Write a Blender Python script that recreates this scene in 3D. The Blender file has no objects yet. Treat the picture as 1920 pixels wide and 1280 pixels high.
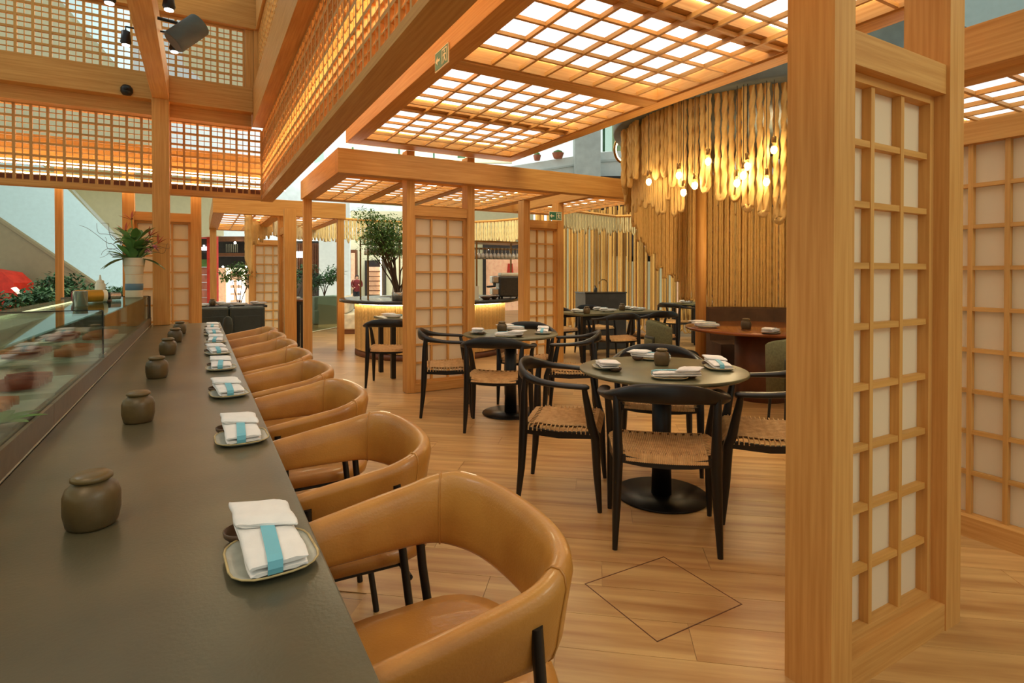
import bpy, bmesh, math, random
from mathutils import Vector, Matrix, noise
random.seed(7)
C = bpy.context.scene.collection
D = bpy.data
PI = math.pi
TH = math.radians(29.56)          # the camera looks this far to the right of the counter's direction (+y)
SN, CS = math.sin(TH), math.cos(TH)

# ---------------------------------------------------------------- camera, world, exposure
cam = D.cameras.new('camera'); cam.sensor_width = 36; cam.lens = 36*1035/1920
cam.clip_start = .05; cam.clip_end = 200
cam.shift_y = -(640-525)/1920
co = D.objects.new('camera', cam); C.objects.link(co)
co.location = (0, 0, 1.286); co.rotation_euler = (math.radians(90-.55), 0, -TH)
bpy.context.scene.camera = co
W = D.worlds.new('world'); bpy.context.scene.world = W; W.use_nodes = True
bg = W.node_tree.nodes['Background']; bg.inputs[0].default_value = (.85, .93, .84, 1); bg.inputs[1].default_value = .55
vs = bpy.context.scene.view_settings
vs.view_transform = 'Standard'; vs.look = 'None'; vs.gamma = 1; vs.use_curve_mapping = False
vs.exposure = 0.06
bpy.context.scene.cycles.max_bounces = 8
bpy.context.scene.cycles.transparent_max_bounces = 16
bpy.context.scene.cycles.sample_clamp_indirect = 6

def lamp(name, kind, loc, energy, color, size=.3, rot=(0, 0, 0), spot=None, sy=None):
    l = D.lights.new(name, kind); l.energy = energy; l.color = color
    if kind == 'AREA':
        l.size = size
        if sy: l.shape = 'RECTANGLE'; l.size_y = sy
    else: l.shadow_soft_size = size
    if spot: l.spot_size = spot; l.spot_blend = .8
    o = D.objects.new(name, l); C.objects.link(o); o.location = loc; o.rotation_euler = rot
    return o
WARM = (1.0, .66, .32); WARM2 = (1.0, .83, .48)
# added fill lamps over the hall, out of view, to brighten it
lamp('hall_fill', 'AREA', (2.6, 3.0, 5.6), 130, WARM2, 1.6)
lamp('hall_fill', 'AREA', (4.6, 8.5, 5.6), 260, WARM2, 2.5)
lamp('hall_fill', 'AREA', (1.4, 11.5, 5.6), 260, WARM2, 2.5)
lamp('atrium_fill', 'AREA', (8, 24, 15), 5200, (.93, .98, 1), 10, (math.radians(60), 0, 0))  # added high area lamp, brightens the mall's back walls
lamp('atrium_fill', 'AREA', (-9, 9, 11), 450, (.93, .98, 1), 6, (math.radians(25), 0, 0))  # added as well, for the pale walls at the left
lamp('hall_fill', 'AREA', (-1.3, .2, 3.6), 26, (1, .66, .36), 1.2)  # added warm fill for faces turned to the left
lamp('hall_fill', 'AREA', (2.6, -1.9, 3.2), 30, (.95, 1, .80), 1.2, (math.radians(35), 0, 0))  # added cool fill behind the viewer, for the front faces

# ---------------------------------------------------------------- materials
MATS = {}
def srgb(r, g, b):
    f = lambda v: ((v/255)/12.92 if v/255 <= .04045 else ((v/255+.055)/1.055)**2.4)
    return (f(r), f(g), f(b), 1)
def newmat(name):
    m = D.materials.new(name); m.use_nodes = True; MATS[name] = m
    return m, m.node_tree.nodes, m.node_tree.links, m.node_tree.nodes['Principled BSDF']
def mat(name, col, rough=.5, metal=0, var=.12, scale=8, bump=0, bscale=60, emit=None, es=0, stretch=(1, 1, 1), spec=.5, col2=None, rnd=0, coat=0, sheen=0):
    """plain surface: colour broken up by noise, optional bump, optional random value per object"""
    m, N, L, B = newmat(name)
    B.inputs['Roughness'].default_value = rough; B.inputs['Metallic'].default_value = metal
    B.inputs['Specular IOR Level'].default_value = spec
    B.inputs['Coat Weight'].default_value = coat; B.inputs['Sheen Weight'].default_value = sheen
    tc = N.new('ShaderNodeTexCoord'); mp = N.new('ShaderNodeMapping'); mp.inputs['Scale'].default_value = stretch
    L.new(tc.outputs['Object'], mp.inputs[0])
    nz = N.new('ShaderNodeTexNoise'); nz.inputs['Scale'].default_value = scale; nz.inputs['Detail'].default_value = 5
    oi = N.new('ShaderNodeObjectInfo')
    ad = N.new('ShaderNodeVectorMath'); ad.operation = 'ADD'
    ml = N.new('ShaderNodeVectorMath'); ml.operation = 'SCALE'; ml.inputs['Scale'].default_value = 37
    cb = N.new('ShaderNodeCombineXYZ')
    for i in range(3): L.new(oi.outputs['Random'], cb.inputs[i])
    L.new(cb.outputs[0], ml.inputs[0]); L.new(mp.outputs[0], ad.inputs[0]); L.new(ml.outputs[0], ad.inputs[1])
    L.new(ad.outputs[0], nz.inputs['Vector'])
    cr = N.new('ShaderNodeValToRGB')
    c = srgb(*col); d = srgb(*col2) if col2 else tuple(max(0, v*(1-2*var)) for v in c[:3])+(1,)
    e = tuple(min(1, v*(1+(0 if col2 else var))) for v in c[:3])+(1,)
    cr.color_ramp.elements[0].position = .32; cr.color_ramp.elements[0].color = d
    cr.color_ramp.elements[1].position = .68; cr.color_ramp.elements[1].color = e
    L.new(nz.outputs['Fac'], cr.inputs[0])
    out = cr.outputs[0]
    if rnd:
        hs = N.new('ShaderNodeHueSaturation'); mr = N.new('ShaderNodeMapRange')
        mr.inputs['To Min'].default_value = 1-rnd; mr.inputs['To Max'].default_value = 1+rnd
        L.new(oi.outputs['Random'], mr.inputs[0]); L.new(mr.outputs[0], hs.inputs['Value']); L.new(out, hs.inputs['Color']); out = hs.outputs[0]
    L.new(out, B.inputs['Base Color'])
    if bump:
        n2 = N.new('ShaderNodeTexNoise'); n2.inputs['Scale'].default_value = bscale; n2.inputs['Detail'].default_value = 4
        L.new(mp.outputs[0], n2.inputs['Vector'])
        bp = N.new('ShaderNodeBump'); bp.inputs['Strength'].default_value = bump; bp.inputs['Distance'].default_value = .01
        L.new(n2.outputs['Fac'], bp.inputs['Height']); L.new(bp.outputs[0], B.inputs['Normal'])
    if emit:
        B.inputs['Emission Color'].default_value = srgb(*emit); B.inputs['Emission Strength'].default_value = es
    return m
WC = (219, 163, 92)
WD = (201, 141, 72)
for ax, st in (('x', (1.2, 34, 34)), ('y', (34, 1.2, 34)), ('z', (34, 34, 1.2))):
    mat('wood_'+ax, WC, .55, spec=.25, scale=2.2, stretch=st, col2=WD, rnd=.05)
    mat('slat_'+ax, (218, 162, 86), .55, scale=2.2, stretch=st, col2=(200, 142, 68), rnd=.07)
mat('plank', (214, 170, 108), .33, scale=1.6, stretch=(.9, 12, 12), col2=(176, 124, 70), rnd=.10, bump=.05, bscale=14)
def floor_mat():
    m, N, L, B = newmat('floor')
    B.inputs['Roughness'].default_value = .35
    tc = N.new('ShaderNodeTexCoord'); mp = N.new('ShaderNodeMapping'); mp.inputs['Rotation'].default_value = (0, 0, math.radians(38.5))
    L.new(tc.outputs['Object'], mp.inputs[0])
    br = N.new('ShaderNodeTexBrick'); br.inputs['Scale'].default_value = 1; br.inputs['Brick Width'].default_value = 1.2
    br.inputs['Row Height'].default_value = .2; br.inputs['Mortar Size'].default_value = .0015
    br.inputs['Color1'].default_value = srgb(208, 164, 110); br.inputs['Color2'].default_value = srgb(186, 140, 88); br.inputs['Mortar'].default_value = srgb(110, 75, 45)
    L.new(mp.outputs[0], br.inputs['Vector'])
    m2 = N.new('ShaderNodeMapping'); m2.inputs['Scale'].default_value = (1.5, 22, 1); L.new(mp.outputs[0], m2.inputs[0])
    nz = N.new('ShaderNodeTexNoise'); nz.inputs['Scale'].default_value = 1.5; L.new(m2.outputs[0], nz.inputs['Vector'])
    mx = N.new('ShaderNodeMixRGB'); mx.blend_type = 'MULTIPLY'; mx.inputs[0].default_value = .35
    L.new(br.outputs['Color'], mx.inputs[1]); L.new(nz.outputs['Fac'], mx.inputs[2]); L.new(mx.outputs[0], B.inputs['Base Color'])
floor_mat()
mat('mall_floor', (225, 220, 205), .25, scale=2)
def paper_mat():
    m, N, L, B = newmat('paper')
    B.inputs['Base Color'].default_value = srgb(240, 226, 198); B.inputs['Roughness'].default_value = .8
    tr = N.new('ShaderNodeBsdfTranslucent'); tr.inputs[0].default_value = srgb(245, 228, 195)
    mx = N.new('ShaderNodeMixShader'); mx.inputs[0].default_value = .35
    L.new(B.outputs[0], mx.inputs[1]); L.new(tr.outputs[0], mx.inputs[2]); L.new(mx.outputs[0], N['Material Output'].inputs[0])
paper_mat()
def glass_mat(name, tint, refl=1.0):
    m, N, L, B = newmat(name)
    t = N.new('ShaderNodeBsdfTransparent'); t.inputs[0].default_value = tint
    g = N.new('ShaderNodeBsdfGlossy'); g.inputs['Roughness'].default_value = .015; g.inputs[0].default_value = (.95, .98, .96, 1)
    f = N.new('ShaderNodeFresnel'); f.inputs[0].default_value = 1.45
    mu = N.new('ShaderNodeMath'); mu.operation = 'MULTIPLY'; mu.inputs[1].default_value = .5*refl; mu.use_clamp = True
    mx = N.new('ShaderNodeMixShader'); L.new(f.outputs[0], mu.inputs[0]); L.new(mu.outputs[0], mx.inputs[0])
    L.new(t.outputs[0], mx.inputs[1]); L.new(g.outputs[0], mx.inputs[2]); L.new(mx.outputs[0], N['Material Output'].inputs[0])
glass_mat('glass', (.93, .97, .94, 1)); glass_mat('green_glass', (.78, .88, .82, 1)); glass_mat('bulb_glass', (.99, .97, .92, 1), .5)
def glow(name, rgb, s):
    m, N, L, B = newmat(name)
    B.inputs['Base Color'].default_value = (.8, .8, .8, 1); B.inputs['Emission Color'].default_value = rgb; B.inputs['Emission Strength'].default_value = s
glow('diffuser', (.80, .93, .97, 1), 1.15)
glow('led', (1.0, .80, .50, 1), 22)
glow('led_soft', (1.0, .80, .48, 1), 5)
glow('cove', (1.0, .82, .50, 1), 13)
glow('led_hot', (1.0, .84, .56, 1), 26)
glow('bulb_glow', (1.0, .72, .38, 1), 40)
glow('spot_glow', (1.0, .9, .75, 1), 14)
glow('sign_white', (.85, .9, 1.0, 1), 3)
glow('shop_glow', (1.0, .75, .5, 1), 1.6)
glow('star', (1.0, .95, .85, 1), 25)
mat('slate', (104, 94, 70), .28, var=.10, scale=3.2, bump=.04, bscale=120, col2=(80, 76, 58))
mat('kerb_stone', (104, 90, 70), .35, var=.1, scale=30)
mat('silicone', (200, 190, 165), .4)
mat('dark_metal', (38, 34, 30), .35, metal=.6)
mat('leather', (200, 138, 60), .36, var=.10, scale=5, bump=.10, bscale=170, col2=(172, 108, 40), coat=.2)
mat('black_leg', (22, 20, 18), .4)
mat('black_wood', (24, 21, 18), .36, var=.2, scale=3, stretch=(8, 8, 1))
mat('cord', (218, 170, 110), .75, scale=30, col2=(190, 142, 84), bump=.3, bscale=200)
mat('glaze', (104, 84, 50), .38, scale=9, col2=(74, 58, 34), bump=.06, bscale=90)
mat('lid', (120, 98, 58), .35, scale=9, col2=(92, 74, 42))
mat('plate', (176, 178, 166), .3, scale=40, var=.06)
mat('plate_rim', (196, 174, 122), .35, scale=30)
mat('dish', (98, 72, 50), .4, scale=20)
mat('napkin', (240, 236, 232), .85, var=.03, scale=20, bump=.12, bscale=300)
mat('band', (118, 190, 208), .6, var=.03)
mat('stone_top', (112, 108, 78), .34, var=.1, scale=6, col2=(92, 90, 66))
mat('copper_top', (150, 84, 40), .16, var=.12, scale=4, metal=.25)
mat('rope', (218, 176, 104), .8, var=.03, scale=40, rnd=.10)
mat('rope_pale', (230, 212, 162), .8, var=.03, scale=40, rnd=.10)
mat('drum', (84, 92, 90), .6)
mat('green_fabric', (92, 90, 58), .8, scale=60, bump=.1)
mat('green_trim', (48, 46, 32), .7)
mat('dark_leather', (46, 54, 50), .4, bump=.1)
mat('sink', (72, 70, 64), .45)
mat('steel', (190, 184, 172), .25, metal=.9, var=.05)
mat('brass', (150, 112, 62), .35, metal=.8)
mat('white_wall', (236, 242, 240), .7, var=.02)
mat('blue_wall', (188, 212, 214), .7, var=.02)
mat('beige_wall', (222, 214, 176), .7, var=.02)
mat('olive_wall', (150, 140, 108), .7, var=.03)
mat('concrete', (206, 214, 212), .7, var=.06, scale=3)
mat('sofa', (214, 206, 188), .85, bump=.1)
mat('leaf', (124, 164, 86), .5, scale=3, col2=(78, 122, 56), rnd=.15)
mat('leaf_dark', (78, 124, 84), .5, scale=3, col2=(46, 84, 56), rnd=.1)
mat('bark', (92, 70, 50), .8, scale=20)
mat('ceramic', (222, 208, 176), .4, var=.03)
mat('blue_band', (92, 120, 134), .5, var=.03)
mat('red', (214, 54, 34), .6, var=.1)
mat('red_dark', (120, 30, 28), .8, var=.15)
mat('pink', (214, 140, 158), .6)
mat('orange_petal', (196, 82, 34), .5)
mat('twig', (110, 80, 56), .7)
mat('gold_tin', (190, 142, 40), .35, metal=.5)
mat('white_plastic', (232, 224, 196), .4, var=.02)
mat('exit_green', (52, 120, 92), .5, var=.02)
mat('sign_cream', (240, 232, 200), .5, var=.02)
mat('skin', (214, 160, 128), .6, var=.03)
mat('hair', (70, 44, 28), .6)
mat('trousers', (34, 34, 40), .8)
mat('bag', (150, 130, 96), .7)
mat('dark_shop', (40, 30, 24), .6, var=.2)
mat('brown_wood', (110, 64, 34), .5)
mat('salmon', (214, 108, 62), .35, scale=12, col2=(228, 150, 100), bump=.1)
mat('tuna', (140, 42, 36), .35, scale=14, col2=(182, 84, 64))
mat('ice', (214, 216, 200), .4, bump=.4, bscale=40)
mat('terracotta', (176, 98, 64), .7)
mat('brown_fabric', (88, 62, 42), .8)
mat('granite', (52, 48, 42), .25, scale=60)
mat('screen_glass', (60, 70, 66), .1)
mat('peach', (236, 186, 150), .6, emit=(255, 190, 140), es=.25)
mat('brick', (206, 128, 104), .7, scale=5)
mat('glassware', (210, 205, 190), .15, metal=.3)

# ---------------------------------------------------------------- mesh helpers
class MB:
    def __init__(s): s.v = []; s.f = []; s.sm = []
    def add(s, vs_, fs, smooth=False):
        n = len(s.v); s.v += [tuple(v) for v in vs_]
        for f in fs: s.f.append(tuple(i+n for i in f)); s.sm.append(smooth)
        return s
    def bx(s, x0, x1, y0, y1, z0, z1, rz=0, M=None):
        cx, cy = (x0+x1)/2, (y0+y1)/2
        P = [(x, y, z) for z in (z0, z1) for x, y in ((x0, y0), (x1, y0), (x1, y1), (x0, y1))]
        if rz:
            c, q = math.cos(rz), math.sin(rz)
            P = [(cx+(x-cx)*c-(y-cy)*q, cy+(x-cx)*q+(y-cy)*c, z) for x, y, z in P]
        if M is not None: P = [tuple(M @ Vector(p)) for p in P]
        return s.add(P, [(0, 3, 2, 1), (4, 5, 6, 7), (0, 1, 5, 4), (1, 2, 6, 5), (2, 3, 7, 6), (3, 0, 4, 7)])
    def loft(s, rings, closed=False, caps=True, smooth=True):
        n = len(rings[0]); V = [p for r in rings for p in r]; F = []
        m = len(rings)
        for i in range(m if closed else m-1):
            a, b = i*n, ((i+1) % m)*n
            for j in range(n): F.append((a+j, a+(j+1) % n, b+(j+1) % n, b+j))
        s.add(V, F, smooth)
        if caps and not closed:
            s.add(rings[0], [tuple(reversed(range(n)))], False); s.add(rings[-1], [tuple(range(n))], False)
        return s
    def tube(s, pts, r, n=8, closed=False, flat=1, smooth=True):
        pts = [Vector(p) for p in pts]; m = len(pts); R = []
        up = Vector((0, 0, 1)); px = None
        for i, p in enumerate(pts):
            a = pts[(i-1) % m] if (closed or i > 0) else p; b = pts[(i+1) % m] if (closed or i < m-1) else p
            t = (b-a).normalized()
            if px is None:
                px = t.cross(up)
                if px.length < .05: px = t.cross(Vector((1, 0, 0)))
            px = (px-t*px.dot(t)).normalized(); py = t.cross(px)
            q = r(i/(m-1)) if callable(r) else (r[i] if isinstance(r, (list, tuple)) else r)
            R.append([tuple(p+px*(q*math.cos(2*PI*k/n))+py*(q*flat*math.sin(2*PI*k/n))) for k in range(n)])
        return s.loft(R, closed, True, smooth)
    def lathe(s, prof, c=(0, 0, 0), n=24, smooth=True, wob=0):
        R = []
        for r, z in prof:
            R.append([(c[0]+r*math.cos(2*PI*k/n)*(1+wob*math.sin(3*2*PI*k/n+z*20)), c[1]+r*math.sin(2*PI*k/n), c[2]+z) for k in range(n)])
        return s.loft(R, False, True, smooth)
    def build(s, name, m, parent=None, off=(0, 0, 0), bevel=0, label=None, kind=None, world=False):
        if world and parent is not None: off = tuple(-c for c in parent.location)
        me = D.meshes.new(name)
        me.from_pydata([(v[0]+off[0], v[1]+off[1], v[2]+off[2]) for v in s.v], [], s.f)
        me.polygons.foreach_set('use_smooth', s.sm); me.update()
        me.materials.append(MATS[m])
        o = D.objects.new(name, me); C.objects.link(o)
        if parent is not None: o.parent = parent
        if bevel:
            b = o.modifiers.new('bevel', 'BEVEL'); b.width = bevel; b.segments = 2; b.limit_method = 'ANGLE'
        if label: o['label'] = label
        if kind: o['kind'] = kind
        return o
def tag(o, label=None, cat=None, group=None, kind=None):
    for k, v in (('label', label), ('category', cat), ('group', group), ('kind', kind)):
        if v: o[k] = v
    return o
def thing(name, label, cat, loc=(0, 0, 0), rz=0, group=None):
    o = D.objects.new(name, None); C.objects.link(o); o.location = loc; o.rotation_euler = (0, 0, rz); o.empty_display_size = .1
    return tag(o, label, cat, group)
def box(name, m, x0, x1, y0, y1, z0, z1, parent=None, bevel=0, kind=None, rz=0, label=None):
    """box in world coordinates whose origin is its centre (so grain follows it)"""
    cx, cy, cz = (x0+x1)/2, (y0+y1)/2, (z0+z1)/2
    o = MB().bx(x0-cx, x1-cx, y0-cy, y1-cy, z0-cz, z1-cz).build(name, m, parent, bevel=bevel, kind=kind, label=label)
    p = parent.location if parent is not None else (0, 0, 0)
    o.location = (cx-p[0], cy-p[1], cz-p[2]); o.rotation_euler = (0, 0, rz)
    return o
_cache = {}
def piece(name, m, x0, x1, y0, y1, z0, z1, parent, local=False):
    """like box, but alike pieces share one mesh"""
    d = (name, m, round(x1-x0, 4), round(y1-y0, 4), round(z1-z0, 4))
    cx, cy, cz = (x0+x1)/2, (y0+y1)/2, (z0+z1)/2
    if d not in _cache:
        q = MB().bx(x0-cx, x1-cx, y0-cy, y1-cy, z0-cz, z1-cz); me = D.meshes.new(name)
        me.from_pydata(q.v, [], q.f); me.update(); me.materials.append(MATS[m]); _cache[d] = me
    o = D.objects.new(name, _cache[d]); C.objects.link(o); o.parent = parent
    p = (0, 0, 0) if local or parent is None else parent.location
    o.location = (cx-p[0], cy-p[1], cz-p[2])
    return o
def copy_tree(o, parent=None, label=None, group=None, loc=None, rz=None):
    c = o.copy(); C.objects.link(c)
    if parent is not None: c.parent = parent
    for ch in list(o.children): copy_tree(ch, c)
    if label: c['label'] = label
    if group: c['group'] = group
    if loc is not None: c.location = loc
    if rz is not None: c.rotation_euler = (0, 0, rz)
    return c
def az(a):      # heading (degrees clockwise from +y) to a z rotation for a thing whose front is +y
    return -math.radians(a)
def smoothed(pts, k=4):
    """Catmull-Rom through the points"""
    P = [Vector(p) for p in pts]; out = []
    for i in range(len(P)-1):
        a, b, c, d = P[max(0, i-1)], P[i], P[i+1], P[min(len(P)-1, i+2)]
        for j in range(k):
            t = j/k
            out.append(.5*((2*b)+(c-a)*t+(2*a-5*b+4*c-d)*t*t+(3*b-a-3*c+d)*t**3))
    out.append(P[-1]); return out
# ================================================================ SETTING
fl = box('floor', 'floor', -7, 14, -4, 17.5, -.3, -.004, kind='structure')
# oak planks laid on the diagonal, each a piece, where they can be told apart
ang = math.radians(-38.5); ux, uy = math.cos(ang), math.sin(ang); vx, vy = -uy, ux
PW, PL = .2, 1.25; n_pl = 0; pm = None
for row in range(-40, 60):
    off = (row*.47) % PL
    for k in range(-12, 14):
        u = k*PL+off; v = row*PW
        x, y = ux*u+vx*v, uy*u+vy*v
        d = x*SN+y*CS; r = x*CS-y*SN
        if x < .15 or d < 1.2 or d > 5.9 or abs(r)/d > 1.25 or y < .1 or n_pl >= 296: continue
        if pm is None:
            q = MB().bx(-PL/2+.001, PL/2-.001, -PW/2+.001, PW/2-.001, -.003, 0)
            pm = D.meshes.new('plank'); pm.from_pydata(q.v, [], q.f); pm.update(); pm.materials.append(MATS['plank'])
        o = D.objects.new('plank', pm); C.objects.link(o); o.parent = fl
        o.location = (x-fl.location.x, y-fl.location.y, -fl.location.z); o.rotation_euler = (0, 0, ang); n_pl += 1
h = MB()
for a in ((1.39, 1.84, 1.42, 1.424), (1.39, 1.84, 1.836, 1.84), (1.39, 1.394, 1.424, 1.836), (1.836, 1.84, 1.424, 1.836)): h.bx(*a, .0002, .0012)
tag(h.build('trim_1', 'brown_wood'), 'thin dark outline of a square access hatch in the plank floor', kind='structure')
box('mall_floor', 'mall_floor', -40, 60, 17.5, 70, -.7, -.36, kind='structure')['label'] = 'pale mall floor beyond the restaurant'

def screen(label, x0, y0, rz=0, top=2.3, w=.817, pw=.108, depth=.15, group=None, rows=9, cols=3):
    """standing frame of two posts, rails and a latticed paper panel; local x runs along it, local y is depth, front face y=0"""
    t = thing('shoji_screen', label, 'screen', (x0, y0, 0), rz, group)
    def pc(nm, m, a): 
        return piece(nm, m, *a, t, True)
    pc('post', 'wood_z', (0, pw, 0, depth, 0, top)); pc('post', 'wood_z', (w-pw, w, 0, depth, 0, top))
    pc('top_rail', 'wood_x', (pw, w-pw, .012, depth-.012, 1.935, 2.04)); pc('bottom_rail', 'wood_x', (pw, w-pw, .004, depth-.004, 0, .095))
    z0, z1 = .095, 1.935; fr = .028; ya, yb = .055, .095
    pc('panel_frame', 'wood_z', (pw, pw+fr, ya-.006, yb, z0, z1)); pc('panel_frame', 'wood_z', (w-pw-fr, w-pw, ya-.006, yb, z0, z1))
    pc('panel_frame', 'wood_x', (pw+fr, w-pw-fr, ya-.006, yb, z0, z0+fr)); pc('panel_frame', 'wood_x', (pw+fr, w-pw-fr, ya-.006, yb, z1-fr, z1))
    xa, xb, za, zb = pw+fr, w-pw-fr, z0+fr, z1-fr
    mw = .021; cw = (xb-xa-mw*(cols-1))/cols; rh = (zb-za-mw*(rows-1))/rows
    for i in range(1, cols): pc('muntin', 'slat_z', (xa+i*cw+(i-1)*mw, xa+i*(cw+mw), ya, ya+.03, za, zb))
    for j in range(1, rows): pc('muntin', 'slat_x', (xa, xb, ya+.003, ya+.029, za+j*rh+(j-1)*mw, za+j*(rh+mw)))
    for i in range(cols):
        for j in range(rows):
            a = xa+i*(cw+mw); b = za+j*(rh+mw)
            pc('paper_pane', 'paper', (a-.004, a+cw+.004, ya+.031, ya+.034, b-.004, b+rh+.004))
    return t
screen('nearest tall shoji screen with cream paper panes, its thick post cut by the right foreground', 1.631, .95, top=2.62)
screen('tall shoji screen standing between the two round tables and the rope-clad bar', 1.956, 5.75, top=2.63, w=.81, pw=.09)
screen('shoji screen behind the right of the far round table, under the green exit sign', 3.84, 6.45, top=2.3, w=.66, pw=.10)
screen('shoji screen behind the thick counter post, beside the flower vase', -.78, 7.9, top=2.5, w=.81, pw=.115)
screen('small distant shoji screen behind the dark booth benches', .93, 13.0, top=2.3, w=.78, pw=.11)
screen('shoji screen seen edge-on behind the farthest bar chairs', 1.14, 9.9, rz=-PI/2, top=2.3, w=.85, pw=.15, depth=.17)
# long latticed screen at the right edge, seen from inside
t = thing('shoji_wall', 'long low-railed shoji wall of wide paper panes at the right edge of the room', 'screen', (3.3, .2, 0))
piece('top_rail', 'wood_y', 3.3, 3.42, -.9, 1.98, 1.93, 2.035, t); piece('bottom_rail', 'wood_y', 3.27, 3.43, -.9, 1.98, 0, .1, t)
piece('post', 'wood_z', 3.29, 3.43, 1.98, 2.1, 0, 2.3, t)
hh, n = 1.83/9, 0
for j in range(1, 9): piece('muntin', 'slat_y', 3.325, 3.35, -.9, 1.98, .1+j*hh-.01, .1+j*hh+.01, t)
ys = [-.9+i*.144 for i in range(21)]
for yy in ys[1:-1]: piece('muntin', 'slat_z', 3.322, 3.353, yy-.01, yy+.01, .1, 1.93, t)
for i in range(10, 20):
    for j in range(9): piece('paper_pane', 'paper', 3.354, 3.358, ys[i], ys[i+1], .1+j*hh, .1+(j+1)*hh, t)
piece('paper_sheet', 'paper', 3.354, 3.358, -.9, ys[10], .1, 1.93, t)

def grid_bay(t, x0, x1, y0, y1, z, nx, ny, well=.085, mid=None, sw=.019, sh=.026, frame=True, halves=True):
    dx, dy = (x1-x0)/nx, (y1-y0)/ny
    for i in range(1, nx): piece('slat', 'slat_y', x0+i*dx-sw/2, x0+i*dx+sw/2, y0, y1, z, z+sh, t)
    for j in range(1, ny): piece('slat', 'slat_x', x0, x1, y0+j*dy-sw/2, y0+j*dy+sw/2, z+.003, z+sh-.003, t)
    zt = z+well+sh
    for a in ((x0-.02, x0, y0-.02, y1+.02), (x1, x1+.02, y0-.02, y1+.02)): piece('well_side', 'wood_y', *a, z-.001, zt+.02, t)
    for a in ((x0, x1, y0-.02, y0), (x0, x1, y1, y1+.02)): piece('well_side', 'wood_x', *a, z-.001, zt+.02, t)
    for a in ((x0+.001, x0+.008, y0+.02, y1-.02), (x1-.008, x1-.001, y0+.02, y1-.02), (x0+.02, x1-.02, y0+.001, y0+.008), (x0+.02, x1-.02, y1-.008, y1-.001)): piece('light_strip', 'cove', *a, zt-.012, zt-.003, t)
    if mid:
        ym, mw = mid
        for yy in (ym-mw/2-.009, ym+mw/2+.002): piece('light_strip', 'cove', x0+.02, x1-.02, yy, yy+.007, zt-.012, zt-.003, t)
        piece('cross_member', 'wood_x', x0, x1, ym-mw/2, ym+mw/2, z+sh+.002, zt+.02, t)
        piece('light_panel', 'diffuser', x0+.015, x1-.015, y0+.015, ym-mw/2-.002, zt, zt+.012, t)
        piece('light_panel', 'diffuser', x0+.015, x1-.015, ym+mw/2+.002, y1-.015, zt, zt+.012, t)
    else:
        piece('light_panel', 'diffuser', x0+.015, x1-.015, y0+.015, y1-.015, zt, zt+.012, t)

# main lit canopy over the round tables
cz = 2.63
t = thing('ceiling_canopy', 'large timber ceiling canopy with glowing latticed light panels above the round tables', 'canopy', (2.2, 3.3, cz))
ZT = 2.86
box('frame_beam', 'wood_y', 1.31, 1.435, .9, 5.75, cz, ZT, t, bevel=.003); box('frame_beam', 'wood_y', 3.12, 3.25, .9, 5.75, cz, ZT, t, bevel=.003)
box('frame_beam', 'wood_x', 1.435, 3.12, .9, 1.05, cz, ZT, t, bevel=.003)
box('frame_beam', 'wood_x', 1.435, 3.12, 3.2, 3.345, cz, ZT, t, bevel=.003)
box('frame_beam', 'wood_x', 1.435, 3.12, 5.53, 5.75, cz, ZT, t, bevel=.003)
grid_bay(t, 1.455, 3.1, 1.07, 3.18, cz+.012, 8, 10, mid=(2.15, .15))
grid_bay(t, 1.455, 3.1, 3.365, 5.51, cz+.012, 8, 10, mid=(4.44, .15))
# pergola behind it
pz = 2.30
t = thing('pergola', 'long lower timber pergola with latticed roof running behind the round tables', 'pergola', (1.26, 7.8, 0))
box('frame_beam', 'wood_x', 1.2, 5.4, 5.6, 5.745, pz, 2.545, t, bevel=.003)
box('frame_beam', 'wood_y', 1.2, 1.345, 5.745, 7.9, pz, 2.545, t, bevel=.003)
box('frame_beam', 'wood_x', 1.345, 5.4, 7.76, 7.9, pz, 2.50, t, bevel=.003)
for xa in (1.956, 2.67, 3.86, 4.42): box('joist', 'wood_y', xa, xa+.11, 5.9 if xa < 3 else 5.745, 7.76, pz, 2.46, t, bevel=.003)
box('post', 'wood_z', 1.22, 1.325, 7.78, 7.88, 0, pz, t, bevel=.003)
for xa, xb, nx in ((1.365, 1.936, 3), (2.086, 2.65, 3), (2.80, 3.84, 5), (4.55, 5.38, 4)): grid_bay(t, xa, xb, 5.95, 7.74, pz+.01, nx, 9, well=.10, sw=.018, sh=.025)
# back-left pergola
t = thing('pergola', 'distant small timber pergola over the dark booths at the back left', 'pergola', (2.1, 9.7, 0))
box('frame_beam', 'wood_x', .19, 2.19, 9.62, 9.76, 2.24, 2.50, t, bevel=.003)
box('frame_beam', 'wood_y', .19, .33, 9.76, 13.3, 2.24, 2.48, t); box('frame_beam', 'wood_y', 2.05, 2.19, 9.76, 13.3, 2.24, 2.48, t)
box('joist', 'wood_y', 1.05, 1.19, 9.95, 13.3, 2.24, 2.4, t); box('frame_beam', 'wood_x', .33, 2.05, 13.3, 13.42, 2.24, 2.48, t)
box('post', 'wood_z', 2.06, 2.165, 9.64, 9.74, 0, 2.24, t); box('post', 'wood_z', .2, .32, 13.0, 13.12, 0, 2.24, t)
grid_bay(t, .35, 1.03, 9.8, 13.28, 2.25, 3, 8, well=.1); grid_bay(t, 1.21, 2.03, 9.8, 13.28, 2.25, 3, 8, well=.1)
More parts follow.
